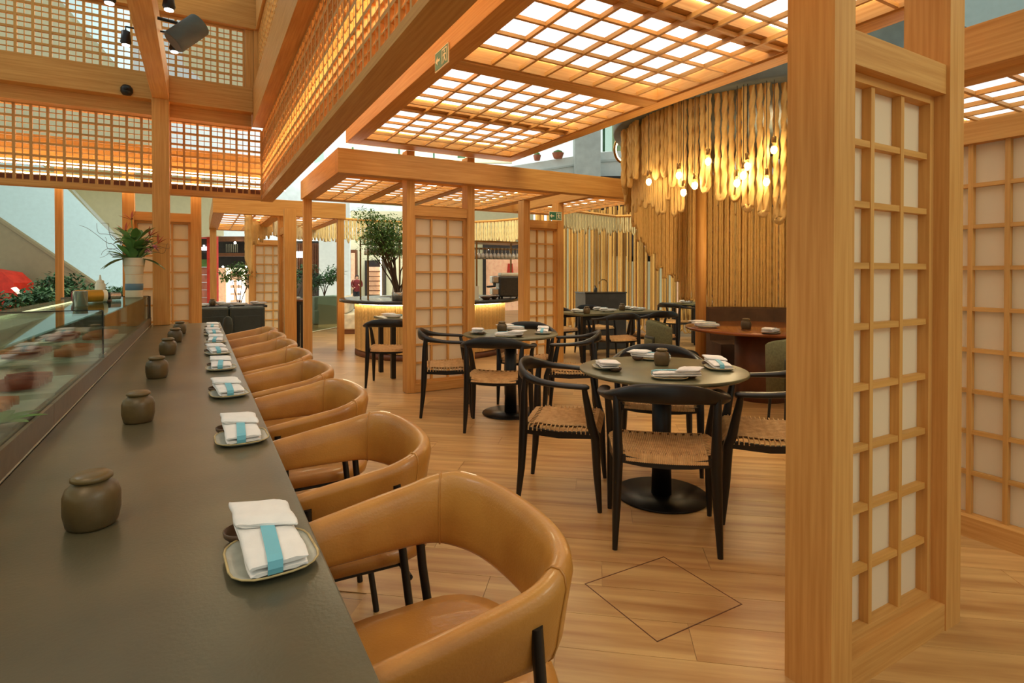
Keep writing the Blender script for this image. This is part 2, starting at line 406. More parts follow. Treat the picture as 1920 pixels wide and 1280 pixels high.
# right pergola above the shoji wall
t = thing('pergola', 'timber pergola over the shoji wall in the upper right corner', 'pergola', (3.4, 1.2, 0))
box('frame_beam', 'wood_y', 3.28, 3.42, -.4, 2.15, 2.29, 2.5, t, bevel=.003)
box('joist', 'wood_x', 3.44, 6.4, 1.86, 2.12, 2.25, 2.46, t)
box('joist', 'wood_x', 3.44, 6.4, -.4, -.2, 2.25, 2.46, t)
grid_bay(t, 3.5, 5.5, -.15, 1.84, 2.27, 9, 9, well=.11)

# ---------------------------------------------------------------- lattice hood over the counter
U = .1335
def lattice(t, axis, a0, a1, z0, z1, p, dep=.03):
    """wide and thin strips alternating; axis x: strips in the plane y=p, axis y: plane x=p"""
    def pc(nm, m, lo, hi, za, zb, d0, d1):
        if axis == 'x': piece(nm, m, lo, hi, p+d0, p+d1, za, zb, t)
        else: piece(nm, m, p+d0, p+d1, lo, hi, za, zb, t)
    n = int(round((a1-a0)/U)); m = int(round((z1-z0)/U)); uz = (z1-z0)/m; ua = (a1-a0)/n
    for i in range(n+1):
        c = a0+i*ua; pc('lattice_strip', 'slat_z', c-.012, c+.012, z0, z1, 0, dep)
        if i < n: pc('lattice_strip', 'slat_z', c+ua/2-.0035, c+ua/2+.0035, z0, z1, .004, dep-.006)
    for j in range(m+1):
        c = z0+j*uz; pc('lattice_strip', 'slat_'+axis, a0, a1, c-.011, c+.011, .002, dep-.002)
        if j < m: pc('lattice_strip', 'slat_'+axis, a0, a1, c+uz/2-.0035, c+uz/2+.0035, .005, dep-.005)
t = thing('lattice_hood', 'long glowing timber lattice band hanging along the right of the sushi counter', 'lattice', (.7, 4, 2.19))
box('frame_beam', 'wood_y', .662, .80, .0, 7.42, 2.185, 2.235, t, bevel=.002)
lattice(t, 'y', .05, 7.27, 2.235, 3.014, .67)
box('back_board', 'wood_y', .775, .80, .0, 7.42, 2.235, 3.2, t)
piece('light_strip', 'led_hot', .755, .774, .1, 7.25, 2.50, 2.535, t); piece('light_strip', 'led_soft', .74, .765, .1, 7.25, 2.99, 3.005, t); piece('light_strip', 'led', .801, .813, .1, 7.2, 2.96, 2.975, t)
box('frame_beam', 'wood_y', .55, .775, .0, 7.14, 3.016, 3.43, t, bevel=.002)
t = thing('lattice_hood', 'timber lattice band across the far end of the counter, warm light behind it', 'lattice', (-.9, 7.3, 2.19))
box('frame_beam', 'wood_x', -3.4, .66, 7.265, 7.40, 2.19, 2.24, t, bevel=.002)
lattice(t, 'x', -3.34, .66, 2.24, 3.014, 7.27)
box('frame_beam', 'wood_x', -3.4, .55, 7.142, 7.40, 3.016, 3.2, t, bevel=.002)
piece('dark_board', 'brown_wood', -3.4, .66, 7.36, 7.38, 2.24, 2.31, t)
t = thing('light_fascia', 'amber lit timber fascia with light strips behind the far lattice', 'fascia', (-.9, 8.0, 2.3))
box('board', 'wood_x', -4, 1.0, 7.93, 7.95, 2.52, 2.84, t)
box('shelf', 'wood_x', -4, 1.0, 7.78, 7.93, 2.50, 2.52, t); box('shelf', 'wood_x', -4, 1.0, 7.8, 7.93, 2.40, 2.415, t)
piece('light_strip', 'led', -4, 1.0, 7.775, 7.79, 2.485, 2.497, t); piece('light_strip', 'led', -4, 1.0, 7.795, 7.81, 2.385, 2.397, t)
piece('light_strip', 'led', -4, 1.0, 7.79, 7.805, 2.521, 2.532, t)
box('post', 'wood_z', -1.40, -1.335, 7.9, 7.98, 0, 2.5, t)
t = thing('counter_post', 'thick timber post rising from the far end of the counter', 'post', (-.345, 7.0, .75))
box('shaft', 'wood_z', -.425, -.27, 6.93, 7.09, .752, 3.15, t, bevel=.003)
t = thing('overhead_beam', 'timber beam running above the counter towards the thick post, carrying spotlights', 'beam', (-.345, 4, 3.15))
box('beam', 'wood_y', -.42, -.27, .6, 6.995, 3.15, 3.42, t, bevel=.003)
t = thing('cross_beam', 'broad timber cross beam at the far end of the counter with a black camera', 'beam', (-1, 7.06, 3.15))
box('beam', 'wood_x', -3.6, .548, 7.0, 7.138, 3.15, 3.43, t, bevel=.003)
t = thing('upper_lattice', 'upper timber lattice panel facing the counter, above the cross beam', 'lattice', (-.9, 7.08, 3.43))
lattice(t, 'x', -3.41, .46, 3.44, 4.085, 7.06); box('top_beam', 'wood_x', -3.6, .6, 6.98, 7.12, 4.10, 4.5, t)
box('stile', 'wood_z', .475, .56, 7.04, 7.12, 3.432, 4.098, t); box('stile', 'wood_z', .562, .70, 7.01, 7.13, 3.432, 4.5, t)
t = thing('upper_lattice', 'upper timber lattice panel running above the right lattice band', 'lattice', (.6, 5.0, 3.43))
lattice(t, 'y', 2.2, 7.0, 3.445, 4.085, .61); box('top_beam', 'wood_y', .58, .76, 1.2, 6.97, 4.10, 4.5, t)

# ---------------------------------------------------------------- mall beyond
def wallp(name, m, pts, z0, z1, th=.3, label=None):
    """upright slab between plan points"""
    q = MB()
    for (a, b) in zip(pts[:-1], pts[1:]):
        dx, dy = b[0]-a[0], b[1]-a[1]; l = math.hypot(dx, dy); nx, ny = -dy/l*th, dx/l*th
        P = [(a[0], a[1]), (b[0], b[1]), (b[0]+nx, b[1]+ny), (a[0]+nx, a[1]+ny)]
        q.add([(x, y, z0) for x, y in P]+[(x, y, z1) for x, y in P], [(0, 3, 2, 1), (4, 5, 6, 7), (0, 1, 5, 4), (1, 2, 6, 5), (2, 3, 7, 6), (3, 0, 4, 7)])
    return tag(q.build(name, m), label, kind='structure')
def vp(px, d): # plan point at picture column px and camera depth d, used only to note distances measured from the photograph
    u = (px-960)/1035.
    return ((SN+u*CS)*d, (CS-u*SN)*d)
wallp('wall_back', 'white_wall', [vp(-900, 40), vp(300, 42), vp(1000, 44), vp(2600, 30)], -.36, 16, label='pale upper walls of the mall')
wallp('wall_left', 'blue_wall', [vp(-700, 16), vp(250, 24)], -.36, 14, label='pale blue wall behind the counter')
wallp('wall_right', 'blue_wall', [vp(1640, 13), vp(2900, 7)], -.3, 9, label='pale blue wall at the far right')
def polyslab(m, pts, d, th=.3, base=None, name='panel', parent=None, kind=None):
    """upright slab facing the room at distance d; pts are (column,row) survey marks turned into metres"""
    P = []
    for a, b in pts:
        x, y = vp(a, d); P.append(Vector((x, y, 1.286+(515-b)*d/1035)))
    f = Vector((SN, CS, 0))*th
    n = len(P); V = P+[p+f for p in P]
    F = [tuple(range(n)), tuple(reversed(range(n, 2*n)))]+[(i, i+n, (i+1) % n+n, (i+1) % n) for i in range(n)]
    q = MB(); q.add(V, F)
    return q.build(name, m, parent, world=parent is not None, kind=kind)
def rect(a, b, c, d): return [(a, b), (c, b), (c, d), (a, d)]
def mall(name, label, cat, px, d, z=-.36):
    x, y = vp(px, d); return thing(name, label, cat, (x, y, z))
t = mall('escalator', 'olive underside of an escalator sloping down behind the left planting', 'escalator', 60, 13)
polyslab('olive_wall', [(-420, 132), (0, 415), (232, 572), (232, 640), (-420, 640)], 13, .12, name='side_panel', parent=t)
polyslab('olive_wall', [(-420, 126), (0, 410), (232, 567), (232, 573), (0, 416), (-420, 132)], 12.97, .10, name='edge_cap', parent=t)
t = mall('upper_gallery', 'cream front of the upper floor with a slanting edge, behind the thick post', 'balcony', 280, 18)
polyslab('beige_wall', [(60, 290), (135, 362), (228, 458), (300, 470), (300, 446), (402, 440), (402, 290)], 18, .6, name='front_panel', parent=t)
polyslab('white_wall', [(135, 356), (139, 356), (232, 455), (228, 460)], 17.9, .05, name='edge_strip', parent=t)
t = mall('upper_gallery', 'beige slanting soffit of the upper mall seen through the lattice', 'balcony', 50, 16, 3)
polyslab('beige_wall', [(-400, -300), (70, -40), (300, 225), (300, 287), (-400, 287)], 16, .4, name='soffit', parent=t)
polyslab('beige_wall', [(345, -60), (500, -60), (500, 215), (440, 205), (345, 120)], 16.6, .4, name='soffit', parent=t)
t = mall('shop_front', 'red pillared shop with a small white sign, left of the distant pergola', 'shop', 386, 19)
polyslab('red', rect(388, 438, 398, 590), 18.6, .4, name='pillar', parent=t); polyslab('red', rect(366, 438, 398, 446), 18.7, .4, name='lintel', parent=t)
polyslab('dark_shop', rect(366, 446, 389, 486), 19.2, .2, name='sign_board', parent=t); polyslab('leaf', rect(366, 486, 389, 500), 19.2, .2, name='green_panel', parent=t)
polyslab('sign_white', rect(376, 463, 380, 469), 19.1, .05, name='lettering', parent=t); polyslab('sign_white', rect(381, 459, 383, 469), 19.1, .05, name='lettering', parent=t); polyslab('sign_white', rect(384, 462, 387, 469), 19.1, .05, name='lettering', parent=t)
for j in range(6): polyslab('brick', rect(366, 501+j*14.3, 389, 514.5+j*14.3), 19.3, .2, name='wall_tile', parent=t)
t = mall('shop_front', 'dark timber shop front with an orange lit doorway, bright lamps under its fascia', 'shop', 437, 22)
polyslab('brown_wood', rect(400, 443, 472, 452), 21.5, .4, name='fascia', parent=t); polyslab('dark_shop', rect(400, 452, 472, 474), 22.2, .3, name='upper_panel', parent=t)
for k in range(7): polyslab('steel', rect(424+k*3.4, 457, 425+k*3.4, 473), 22.05, .05, name='slat', parent=t)
polyslab('brown_wood', rect(400, 474, 472, 480), 21.6, .4, name='lintel', parent=t); polyslab('dark_shop', rect(400, 480, 472, 502), 22.4, .3, name='soffit', parent=t)
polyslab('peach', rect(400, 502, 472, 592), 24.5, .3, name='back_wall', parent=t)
for a in (rect(424, 501, 455, 508), rect(424, 508, 427, 590), rect(452, 508, 455, 590)): polyslab('led_soft', a, 22.6, .2, name='door_frame', parent=t)
for a in (430, 444): 
    for b in (525, 540, 553): polyslab('sign_white', rect(a, b, a+6, b+9), 23.5, .1, name='display', parent=t)
for a, b, s_ in ((441, 455, 2.2), (418, 500, 1.8), (461, 500, 2.0)):
    x, y = vp(a, 21.3); q = MB(); z = 1.286+(515-b)*21.3/1035; r = s_*21.3/1035
    q.lathe([(r*math.sin(PI*k/6), -r*math.cos(PI*k/6)) for k in range(7)], (x, y, z), 10); q.build('lamp', 'star', t, world=True)
t = mall('shop_front', 'timber-slatted shop with a glowing white sign, right of the distant pergola', 'shop', 575, 26)
polyslab('dark_shop', rect(536, 452, 606, 600), 26, .3, name='wall', parent=t)
for k in range(16): polyslab('brown_wood', rect(558+k*3, 456, 559.4+k*3, 512), 25.8, .1, name='slat', parent=t)
for k in range(4): polyslab('led_soft', rect(537+k*4.5, 455, 538.2+k*4.5, 540), 25.8, .08, name='lattice_bar', parent=t)
for k in range(8): polyslab('led_soft', rect(537, 458+k*9, 552, 459.4+k*9), 25.75, .08, name='lattice_bar', parent=t)
for a in (rect(554, 471, 556, 483), rect(557, 471, 559, 483), rect(561, 471, 563.5, 483), rect(565, 471, 568, 483), rect(535, 474, 538, 481)): polyslab('sign_white', a, 25.6, .06, name='lettering', parent=t)
t = mall('partition_wall', 'plain white partition behind the potted shrubs', 'wall', 625, 26)
polyslab('white_wall', rect(598, 380, 656, 600), 24, .12, name='panel', parent=t)
t = mall('shop_front', 'cream shop front with brown door frame behind the walking person', 'shop', 680, 31)
polyslab('beige_wall', rect(656, 440, 770, 600), 31.5, .3, name='wall', parent=t)
polyslab('brown_wood', rect(656, 468, 668, 560), 31.2, .3, name='door_frame', parent=t); polyslab('peach', rect(658, 474, 665, 560), 31.1, .1, name='doorway', parent=t)
polyslab('dark_shop', rect(684, 488, 722, 562), 31.2, .3, name='doorway', parent=t); polyslab('peach', rect(692, 500, 714, 552), 31.1, .1, name='display', parent=t)
polyslab('led_soft', rect(713, 478, 715, 558), 31.0, .1, name='light_strip', parent=t)
for k in range(5): polyslab('brown_wood', rect(692, 508+k*9, 714, 509.5+k*9), 31.0, .1, name='shelf', parent=t)
t = mall('shop_front', 'peach lit clothes shop with coral garments, seen over the bar', 'shop', 940, 22)
polyslab('beige_wall', rect(868, 395, 1000, 600), 23, .3, name='wall', parent=t); polyslab('dark_shop', rect(905, 455, 1000, 484), 22.6, .3, name='fascia', parent=t)
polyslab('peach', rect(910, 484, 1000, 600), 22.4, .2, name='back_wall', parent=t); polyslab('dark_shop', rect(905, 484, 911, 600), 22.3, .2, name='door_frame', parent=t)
for a, b in ((948, 965), (970, 984)): polyslab('red', [(a+4, 494), (b-4, 494), (b, 540), (a, 540)], 22.0, .2, name='garment', parent=t)
for a in (915, 950, 968): polyslab('star', rect(a, 466, a+2, 468), 22.2, .1, name='lamp', parent=t)
t = mall('shop_front', 'dim shop behind the rope wall with glowing sign letters reading DEL', 'shop', 1220, 21)
polyslab('dark_shop', rect(1040, 330, 1560, 620), 23.5, .3, name='wall', parent=t)
polyslab('beige_wall', rect(1180, 490, 1330, 610), 23, .2, name='lit_wall', parent=t); polyslab('beige_wall', rect(1062, 420, 1175, 610), 23, .2, name='lit_wall', parent=t)
polyslab('dark_shop', rect(1150, 436, 1330, 480), 22.8, .2, name='sign_band', parent=t)
for a in (rect(1204, 449, 1207, 463), rect(1207, 449, 1211, 451.5), rect(1207, 460.5, 1211, 463), rect(1211, 451, 1213.5, 461), rect(1221.5, 449, 1224, 463), rect(1224, 449, 1229, 451.5), rect(1224, 455, 1228, 457), rect(1224, 460.5, 1229, 463), rect(1234, 449, 1236.5, 463), rect(1236, 460.5, 1241, 463), rect(1191, 450, 1193, 456)):
    polyslab('sign_white', a, 22.6, .06, name='lettering', parent=t)
polyslab('red', rect(1194, 492, 1212, 590), 22.7, .1, name='display', parent=t)
for a in (1270, 1408, 1420, 1445): polyslab('peach', rect(a, 490, a+7, 590), 22.7, .1, name='display', parent=t)
# upper floors
t = mall('upper_gallery', 'white parapet of the upper mall gallery above the long pergola', 'balcony', 1010, 24, 4)
polyslab('white_wall', [(900, 321), (1078, 293), (1078, 360), (900, 380)], 24, .3, name='parapet', parent=t); polyslab('concrete', [(960, 326), (1078, 308), (1078, 311), (960, 329)], 23.9, .1, name='ledge', parent=t)
polyslab('concrete', rect(1078, 140, 1126, 395), 23.4, .8, name='column', parent=t)
polyslab('white_wall', [(1126, 286), (1260, 276), (1260, 395), (1126, 395)], 24, .3, name='parapet', parent=t); polyslab('concrete', [(1126, 300), (1260, 292), (1260, 296), (1126, 304)], 23.9, .1, name='ledge', parent=t)
polyslab('green_glass', rect(1130, 200, 1200, 284), 24.6, .05, name='window_pane', parent=t); polyslab('leaf_dark', rect(1130, 200, 1134, 284), 24.5, .1, name='window_frame', parent=t); polyslab('beige_wall', rect(1148, 200, 1200, 284), 25.5, .1, name='lit_wall', parent=t)
for a, b, l in ((1007, 298, 'left'), (1046, 294, 'right')):
    x, y = vp(a, 23.9); z = 1.286+(515-b-3)*23.9/1035
    tt = thing('plant_pot', 'terracotta pot on the white gallery parapet, the %s one of two' % l, 'pot', (x, y, z))
    w = .17 if l == 'left' else .26
    MB().lathe([(w*.7, 0), (w, .22), (w*.9, .22), (w*.6, .05)]).build('pot', 'terracotta', tt)
    MB().lathe([(w*.8, .2), (w*.7, .3), (.02, .36)], n=7).build('plant', 'leaf', tt)
t = mall('upper_gallery', 'distant glazed upper gallery between the lattice band and the long pergola', 'balcony', 640, 26, 5)
polyslab('beige_wall', rect(650, 268, 960, 305), 27, .3, name='lit_wall', parent=t); polyslab('green_glass', [(590, 282), (608, 276), (608, 300), (590, 306)], 25, .1, name='glass_panel', parent=t)
for a in (660, 747, 812, 858): polyslab('leaf_dark', rect(a, 276, a+(3 if a < 850 else 14), 296), 26.5, .1, name='window_frame', parent=t)
polyslab('concrete', [(510, 352), (600, 318), (760, 352), (760, 420), (510, 420)], 27, .3, name='parapet', parent=t)
polyslab('beige_wall', [(640, 395), (900, 398), (900, 425), (640, 425)], 26, .3, name='soffit', parent=t)

# ================================================================ SUSHI COUNTER
t = thing('sushi_counter', 'long dark stone sushi counter running away from the viewer', 'counter', (-.12, 3.3, 0))
box('counter_top', 'slate', -.445, .206, -.6, 7.08, .70, .75, t, bevel=.004)
box('front_panel', 'brown_wood', -.10, -.06, -.6, 7.04, .0, .70, t)
box('back_panel', 'brown_wood', -.44, -.40, -.6, 7.04, .0, .70, t)
t = thing('display_case', 'glass fronted sushi display case along the left of the counter', 'display case', (-.8, 3.3, 0))
kz = .83
for i, (a, b) in enumerate(((-.6, 1.15), (1.15, 2.5), (2.5, 3.8), (3.8, 5.2), (5.2, 7.1))): piece('kerb_panel', 'kerb_stone', -.475, -.449, a+.001, b-.001, .70, kz, t)
piece('sealant_bead', 'silicone', -.4492, -.4455, -.6, 7.08, .7505, .753, t)
box('body', 'kerb_stone', -1.25, -.476, -.6, 7.0, 0, .70, t)
box('tray_floor', 'steel', -1.2, -.476, -.6, 7.0, .701, .775, t)
box('back_ledge', 'steel', -1.45, -1.08, -.6, 7.0, .90, .94, t); box('back_panel', 'steel', -1.12, -1.08, -.6, 7.0, .776, .90, t)
for i, (a, b, zt) in enumerate(((-.6, 3.77, 1.085), (3.80, 6.98, 1.055))):
    piece('front_glass', 'glass', -.466, -.460, a, b, kz, zt, t); piece('top_glass', 'green_glass', -1.08, -.4605, a, b, zt, zt+.007, t)
    piece('end_glass', 'glass', -1.08, -.467, b-.007, b-.001, .83, zt-.002, t); piece('edge_trim', 'dark_metal', -.4668, -.4592, b-.009, b, kz, zt-.001, t)
    piece('edge_trim', 'dark_metal', -1.085, -.462, b-.003, b+.002, zt-.001, zt+.009, t)
piece('light_strip', 'led_soft', -1.075, -1.06, -.6, 6.95, 1.02, 1.03, t)  # added glow strip under the top glass, brightens the fish
piece('clip', 'steel', -.48, -.455, 3.74, 3.83, kz, kz+.02, t)
box('end_panel', 'kerb_stone', -1.2, -.449, 7.0, 7.03, .70, 1.06, t); piece('end_trim', 'dark_metal', -.47, -.458, 6.82, 6.99, kz, 1.05, t)
# fish in the case
def lump(t, name, m, x, y, z, rx, ry, rz_, seed, n=14):
    rnd = random.Random(seed); q = MB(); R = []
    for i in range(7):
        a = PI*i/6
        R.append([(rx*math.sin(a)*math.cos(2*PI*k/n)*(1+rnd.uniform(-.14, .14)), ry*math.sin(a)*math.sin(2*PI*k/n)*(1+rnd.uniform(-.14, .14)), -rz_*math.cos(a)*(1+rnd.uniform(-.08, .08))) for k in range(n)])
    q.loft(R)
    o = q.build(name, m, t); o.location = (x, y, z); o.rotation_euler = (0, 0, rnd.uniform(0, 3)); return o
def slice_row(name, m, x, y, z, n, step, label, cat='fish', group=None, L=.16, W_=.035, Hh=.05, rz=0):
    tt = thing(name, label, cat, (x, y, z), rz, group)
    for i in range(n):
        q = MB(); R = []
        for s in range(7):
            u = (s/6-.5)*L; w = W_*(1-.5*abs(2*s/6-1)**2)
            R.append([(u, w*.5*math.cos(2*PI*k/8), Hh/2+Hh/2*math.sin(2*PI*k/8)*(1-.3*abs(2*s/6-1))) for k in range(8)])
        q.loft(R); o = q.build('fillet', m, tt); o.location = (random.uniform(-.01, .01), (i-n/2)*step, 0); o.rotation_euler = (.25, 0, random.uniform(-.15, .15))
    return tt
for i, (y, lab, m, n, st) in enumerate(((2.0, 'row of red tuna fillets nearest in the glass case', 'tuna', 5, .05), (2.55, 'coral salmon fillets behind the glass, before the joint in the case', 'salmon', 7, .045), (3.15, 'dark red fish fillets on ice just before the joint of the glass case', 'tuna', 6, .05), (4.3, 'orange salmon fillets just past the joint of the glass case', 'salmon', 8, .05), (5.3, 'pink fish fillets in the far half of the glass case', 'salmon', 8, .06))):
    tr = box('fish_tray', 'ice', -1.02, -.52, y-.24, y+.24, .7755, .80); tag(tr, 'white tray of crushed ice under the ' + lab.split(' in the')[0].split(' behind')[0].split(' on ice')[0].split(' just')[0] + ('' if i < 3 else (' past the case joint' if i == 3 else ' of the far half')), 'tray', 'ice trays in the display case')
    slice_row('fish_fillets', m, -.66, y, .802, n, st, lab, group='fish in the display case')
    slice_row('fish_fillets', 'salmon' if m == 'tuna' else 'tuna', -.88, y, .802, n-1, st, 'back ' + lab, group='fish in the display case')
def leafblade(q, p, dirv, L, w, droop=.3, n=5):
    p = Vector(p); d = Vector(dirv).normalized(); s_ = d.cross(Vector((0, 0, 1)))
    if s_.length < .01: s_ = Vector((1, 0, 0))
    s_.normalize(); V = []; 
    for i in range(n+1):
        u = i/n; c = p+d*(L*u)+Vector((0, 0, -droop*L*u*u)); ww = w*math.sin(PI*min(.97, u*.9+.08))
        V += [tuple(c-s_*ww), tuple(c+Vector((0, 0, -ww*.25))), tuple(c+s_*ww)]
    F = []
    for i in range(n):
        a = i*3; F += [(a, a+1, a+4, a+3), (a+1, a+2, a+5, a+4)]
    q.add(V, F, True)
for i, y in enumerate((1.62, 2.28)):
    q = MB()
    for k in range(9): leafblade(q, (0, 0, 0), (math.cos(k*.7), math.sin(k*.7), .5), .15, .025)
    o = q.build('garnish_leaves', 'leaf'); o.location = (-.56, y, .815)
    tag(o, ('green garnish leaves lying by the nearest case glass', 'green garnish leaves between the tuna and the salmon')[i], 'leaves', 'garnish in the display case')

# jars, plates, napkins
JP = [(0, 0), (.040, 0), (.044, .006), (.049, .03), (.049, .062), (.044, .078), (.034, .086), (.030, .09)]
def jar(x, y, z, label, sc=1, group=None, rz=0):
    t = thing('lidded_jar', label, 'jar', (x, y, z), rz, group)
    q = MB(); q.lathe([(r*sc if r else .001, h*sc) for r, h in JP], n=20, wob=.035); q.build('body', 'glaze', t)
    q = MB(); q.lathe([(.030*sc, .0905*sc), (.036*sc, .094*sc), (.036*sc, .100*sc), (.028*sc, .106*sc), (.001, .108*sc)], n=20); q.build('lid', 'lid', t)
    return t
jl = ['nearest large brown lidded jar on the counter', 'second brown lidded jar from the viewer, beside the glass case', 'third brown lidded jar from the viewer on the counter', 'fourth brown lidded jar on the counter, left of the folded napkins', 'fifth brown lidded jar, next to last along the counter', 'farthest small brown lidded jar near the thick post']
for (x, y), l in zip(((-.202, 1.47), (-.194, 2.42), (-.193, 3.41), (-.183, 4.36), (-.167, 5.15), (-.153, 5.86)), jl):
    jar(x, y, .7505, l, 1.06, 'brown jars along the counter', rz=y*3)
def rrect(w, l, r, z, n=5, ox=0, oy=0):
    P = []
    for cx, cy, a0 in ((w/2-r, l/2-r, 0), (-w/2+r, l/2-r, 90), (-w/2+r, -l/2+r, 180), (w/2-r, -l/2+r, 270)):
        for k in range(n): a = math.radians(a0+90*k/(n-1)); P.append((ox+cx+r*math.cos(a), oy+cy+r*math.sin(a), z))
    return P
def make_plate():
    t = thing('plate', 'x', 'plate')
    q = MB(); q.loft([rrect(.10, .13, .035, .0), rrect(.125, .155, .045, .004), rrect(.152, .186, .055, .012), rrect(.150, .184, .055, .0135), rrect(.120, .150, .045, .007), rrect(.02, .03, .008, .006)]); pb = q.build('body', 'plate', t)
    q = MB(); q.loft([rrect(.1525, .1865, .0555, .0115), rrect(.156, .190, .057, .0135), rrect(.1525, .1865, .0555, .0155), rrect(.147, .181, .053, .0135)], closed=False, caps=False); q.build('rim', 'plate_rim', pb)
    return t
def make_napkin(seed=0):
    """folded cloth: soft rectangular roll, flap over the far third, paper band on the near part; long axis y, near end -y"""
    rnd = random.Random(seed); t = thing('folded_napkin', 'x', 'napkin')
    def slab(y0, y1, w, z0, h, skew=0, n=14, rr=.5, wav=.0015):
        R = []
        for i in range(n+1):
            u = i/n; y = y0+(y1-y0)*u; e = min(1, .35+4*min(u, 1-u)) if rr else 1
            hh = h*e*(1+.1*math.sin(u*5+seed)); zc = z0+h/2; ww = w*(.93+.07*e)*(1+.03*math.sin(u*7+seed))
            R.append([(ww/2*math.copysign(abs(math.cos(2*PI*k/20))**.5, math.cos(2*PI*k/20)), y+skew*math.cos(2*PI*k/20), zc+rnd.uniform(-wav, wav)+hh/2*math.copysign(abs(math.sin(2*PI*k/20))**.75, math.sin(2*PI*k/20))) for k in range(20)])
        return R
    q = MB(); q.loft(slab(-.118, .125, .098, 0, .015)); q.loft(slab(-.116, .125, .101, .012, .015)); cl = q.build('cloth', 'napkin', t)
    q = MB(); q.loft(slab(.016, .132, .107, .021, .021, skew=-.026, wav=.001)); q.build('flap', 'napkin', t)
    q = MB(); V = []
    pts = [(-.119, .004), (-.121, .014), (-.117, .0265), (-.10, .0295), (-.045, .0312), (-.01, .0315), (.02, .031)]
    for y, z in pts: V += [(-.013+.006*y/.1, y, z), (.012+.006*y/.1, y, z)]
    V2 = [(x, y+(.001 if y < -.11 else 0), z-.0012) for x, y, z in V]; m = len(pts)
    F = [(2*i, 2*i+1, 2*i+3, 2*i+2) for i in range(m-1)]+[(2*i+2*m, 2*i+2+2*m, 2*i+3+2*m, 2*i+1+2*m) for i in range(m-1)]+[(2*i, 2*i+2, 2*i+2+2*m, 2*i+2*m) for i in range(m-1)]+[(2*i+1, 2*i+1+2*m, 2*i+3+2*m, 2*i+3) for i in range(m-1)]
    q.add(V+V2, F); q.build('paper_band', 'band', cl, label='pale blue paper band')
    return t
def make_dish():
    t = thing('sauce_dish', 'x', 'dish')
    MB().lathe([(.001, 0), (.022, 0), (.034, .012), (.036, .022), (.033, .022), (.028, .010), (.001, .008)], n=20).build('bowl', 'dish', t)
    return t
P0, N0, S0 = make_plate(), make_napkin(1), make_dish(); used = {}
def put(o, name, x, y, z, rz, label, group, tilt=0):
    if name not in used: used[name] = 1; c = o; c['label'] = label; c['group'] = group; c.location = (x, y, z)
    else: c = copy_tree(o, None, label, group, (x, y, z))
    c.rotation_euler = (tilt, 0, rz); return c
ordn = ['nearest', 'second', 'third', 'fourth', 'fifth', 'sixth', 'seventh', 'farthest']
def setting(x, y, z, rz, lp, ln, ls, grp):
    put(P0, 'p', x, y, z, rz, lp, 'plates '+grp)
    c, s_ = math.cos(rz), math.sin(rz)
    put(S0, 's', x-.115*s_-.035*c, y+.115*c-.035*s_, z, rz, ls, 'sauce dishes '+grp)
    put(N0, 'n', x-.03*s_, y+.03*c, z+.0155, rz, ln, 'napkins '+grp, tilt=.035)
for i, (x, y) in enumerate(((.116, 1.125), (.118, 1.985), (.115, 2.755), (.107, 3.53), (.110, 4.22), (.112, 4.92), (.114, 5.57), (.116, 6.18))):
    a = (.06, .02, .10, .0, .12, -.05, .1, .0)[i]
    setting(x, y, .7505, a, '%s grey oval plate with tan rim along the counter edge' % ordn[i], '%s folded white napkin with a blue band along the counter' % ordn[i], 'small brown dish under the %s napkin on the counter' % ordn[i], 'along the counter')

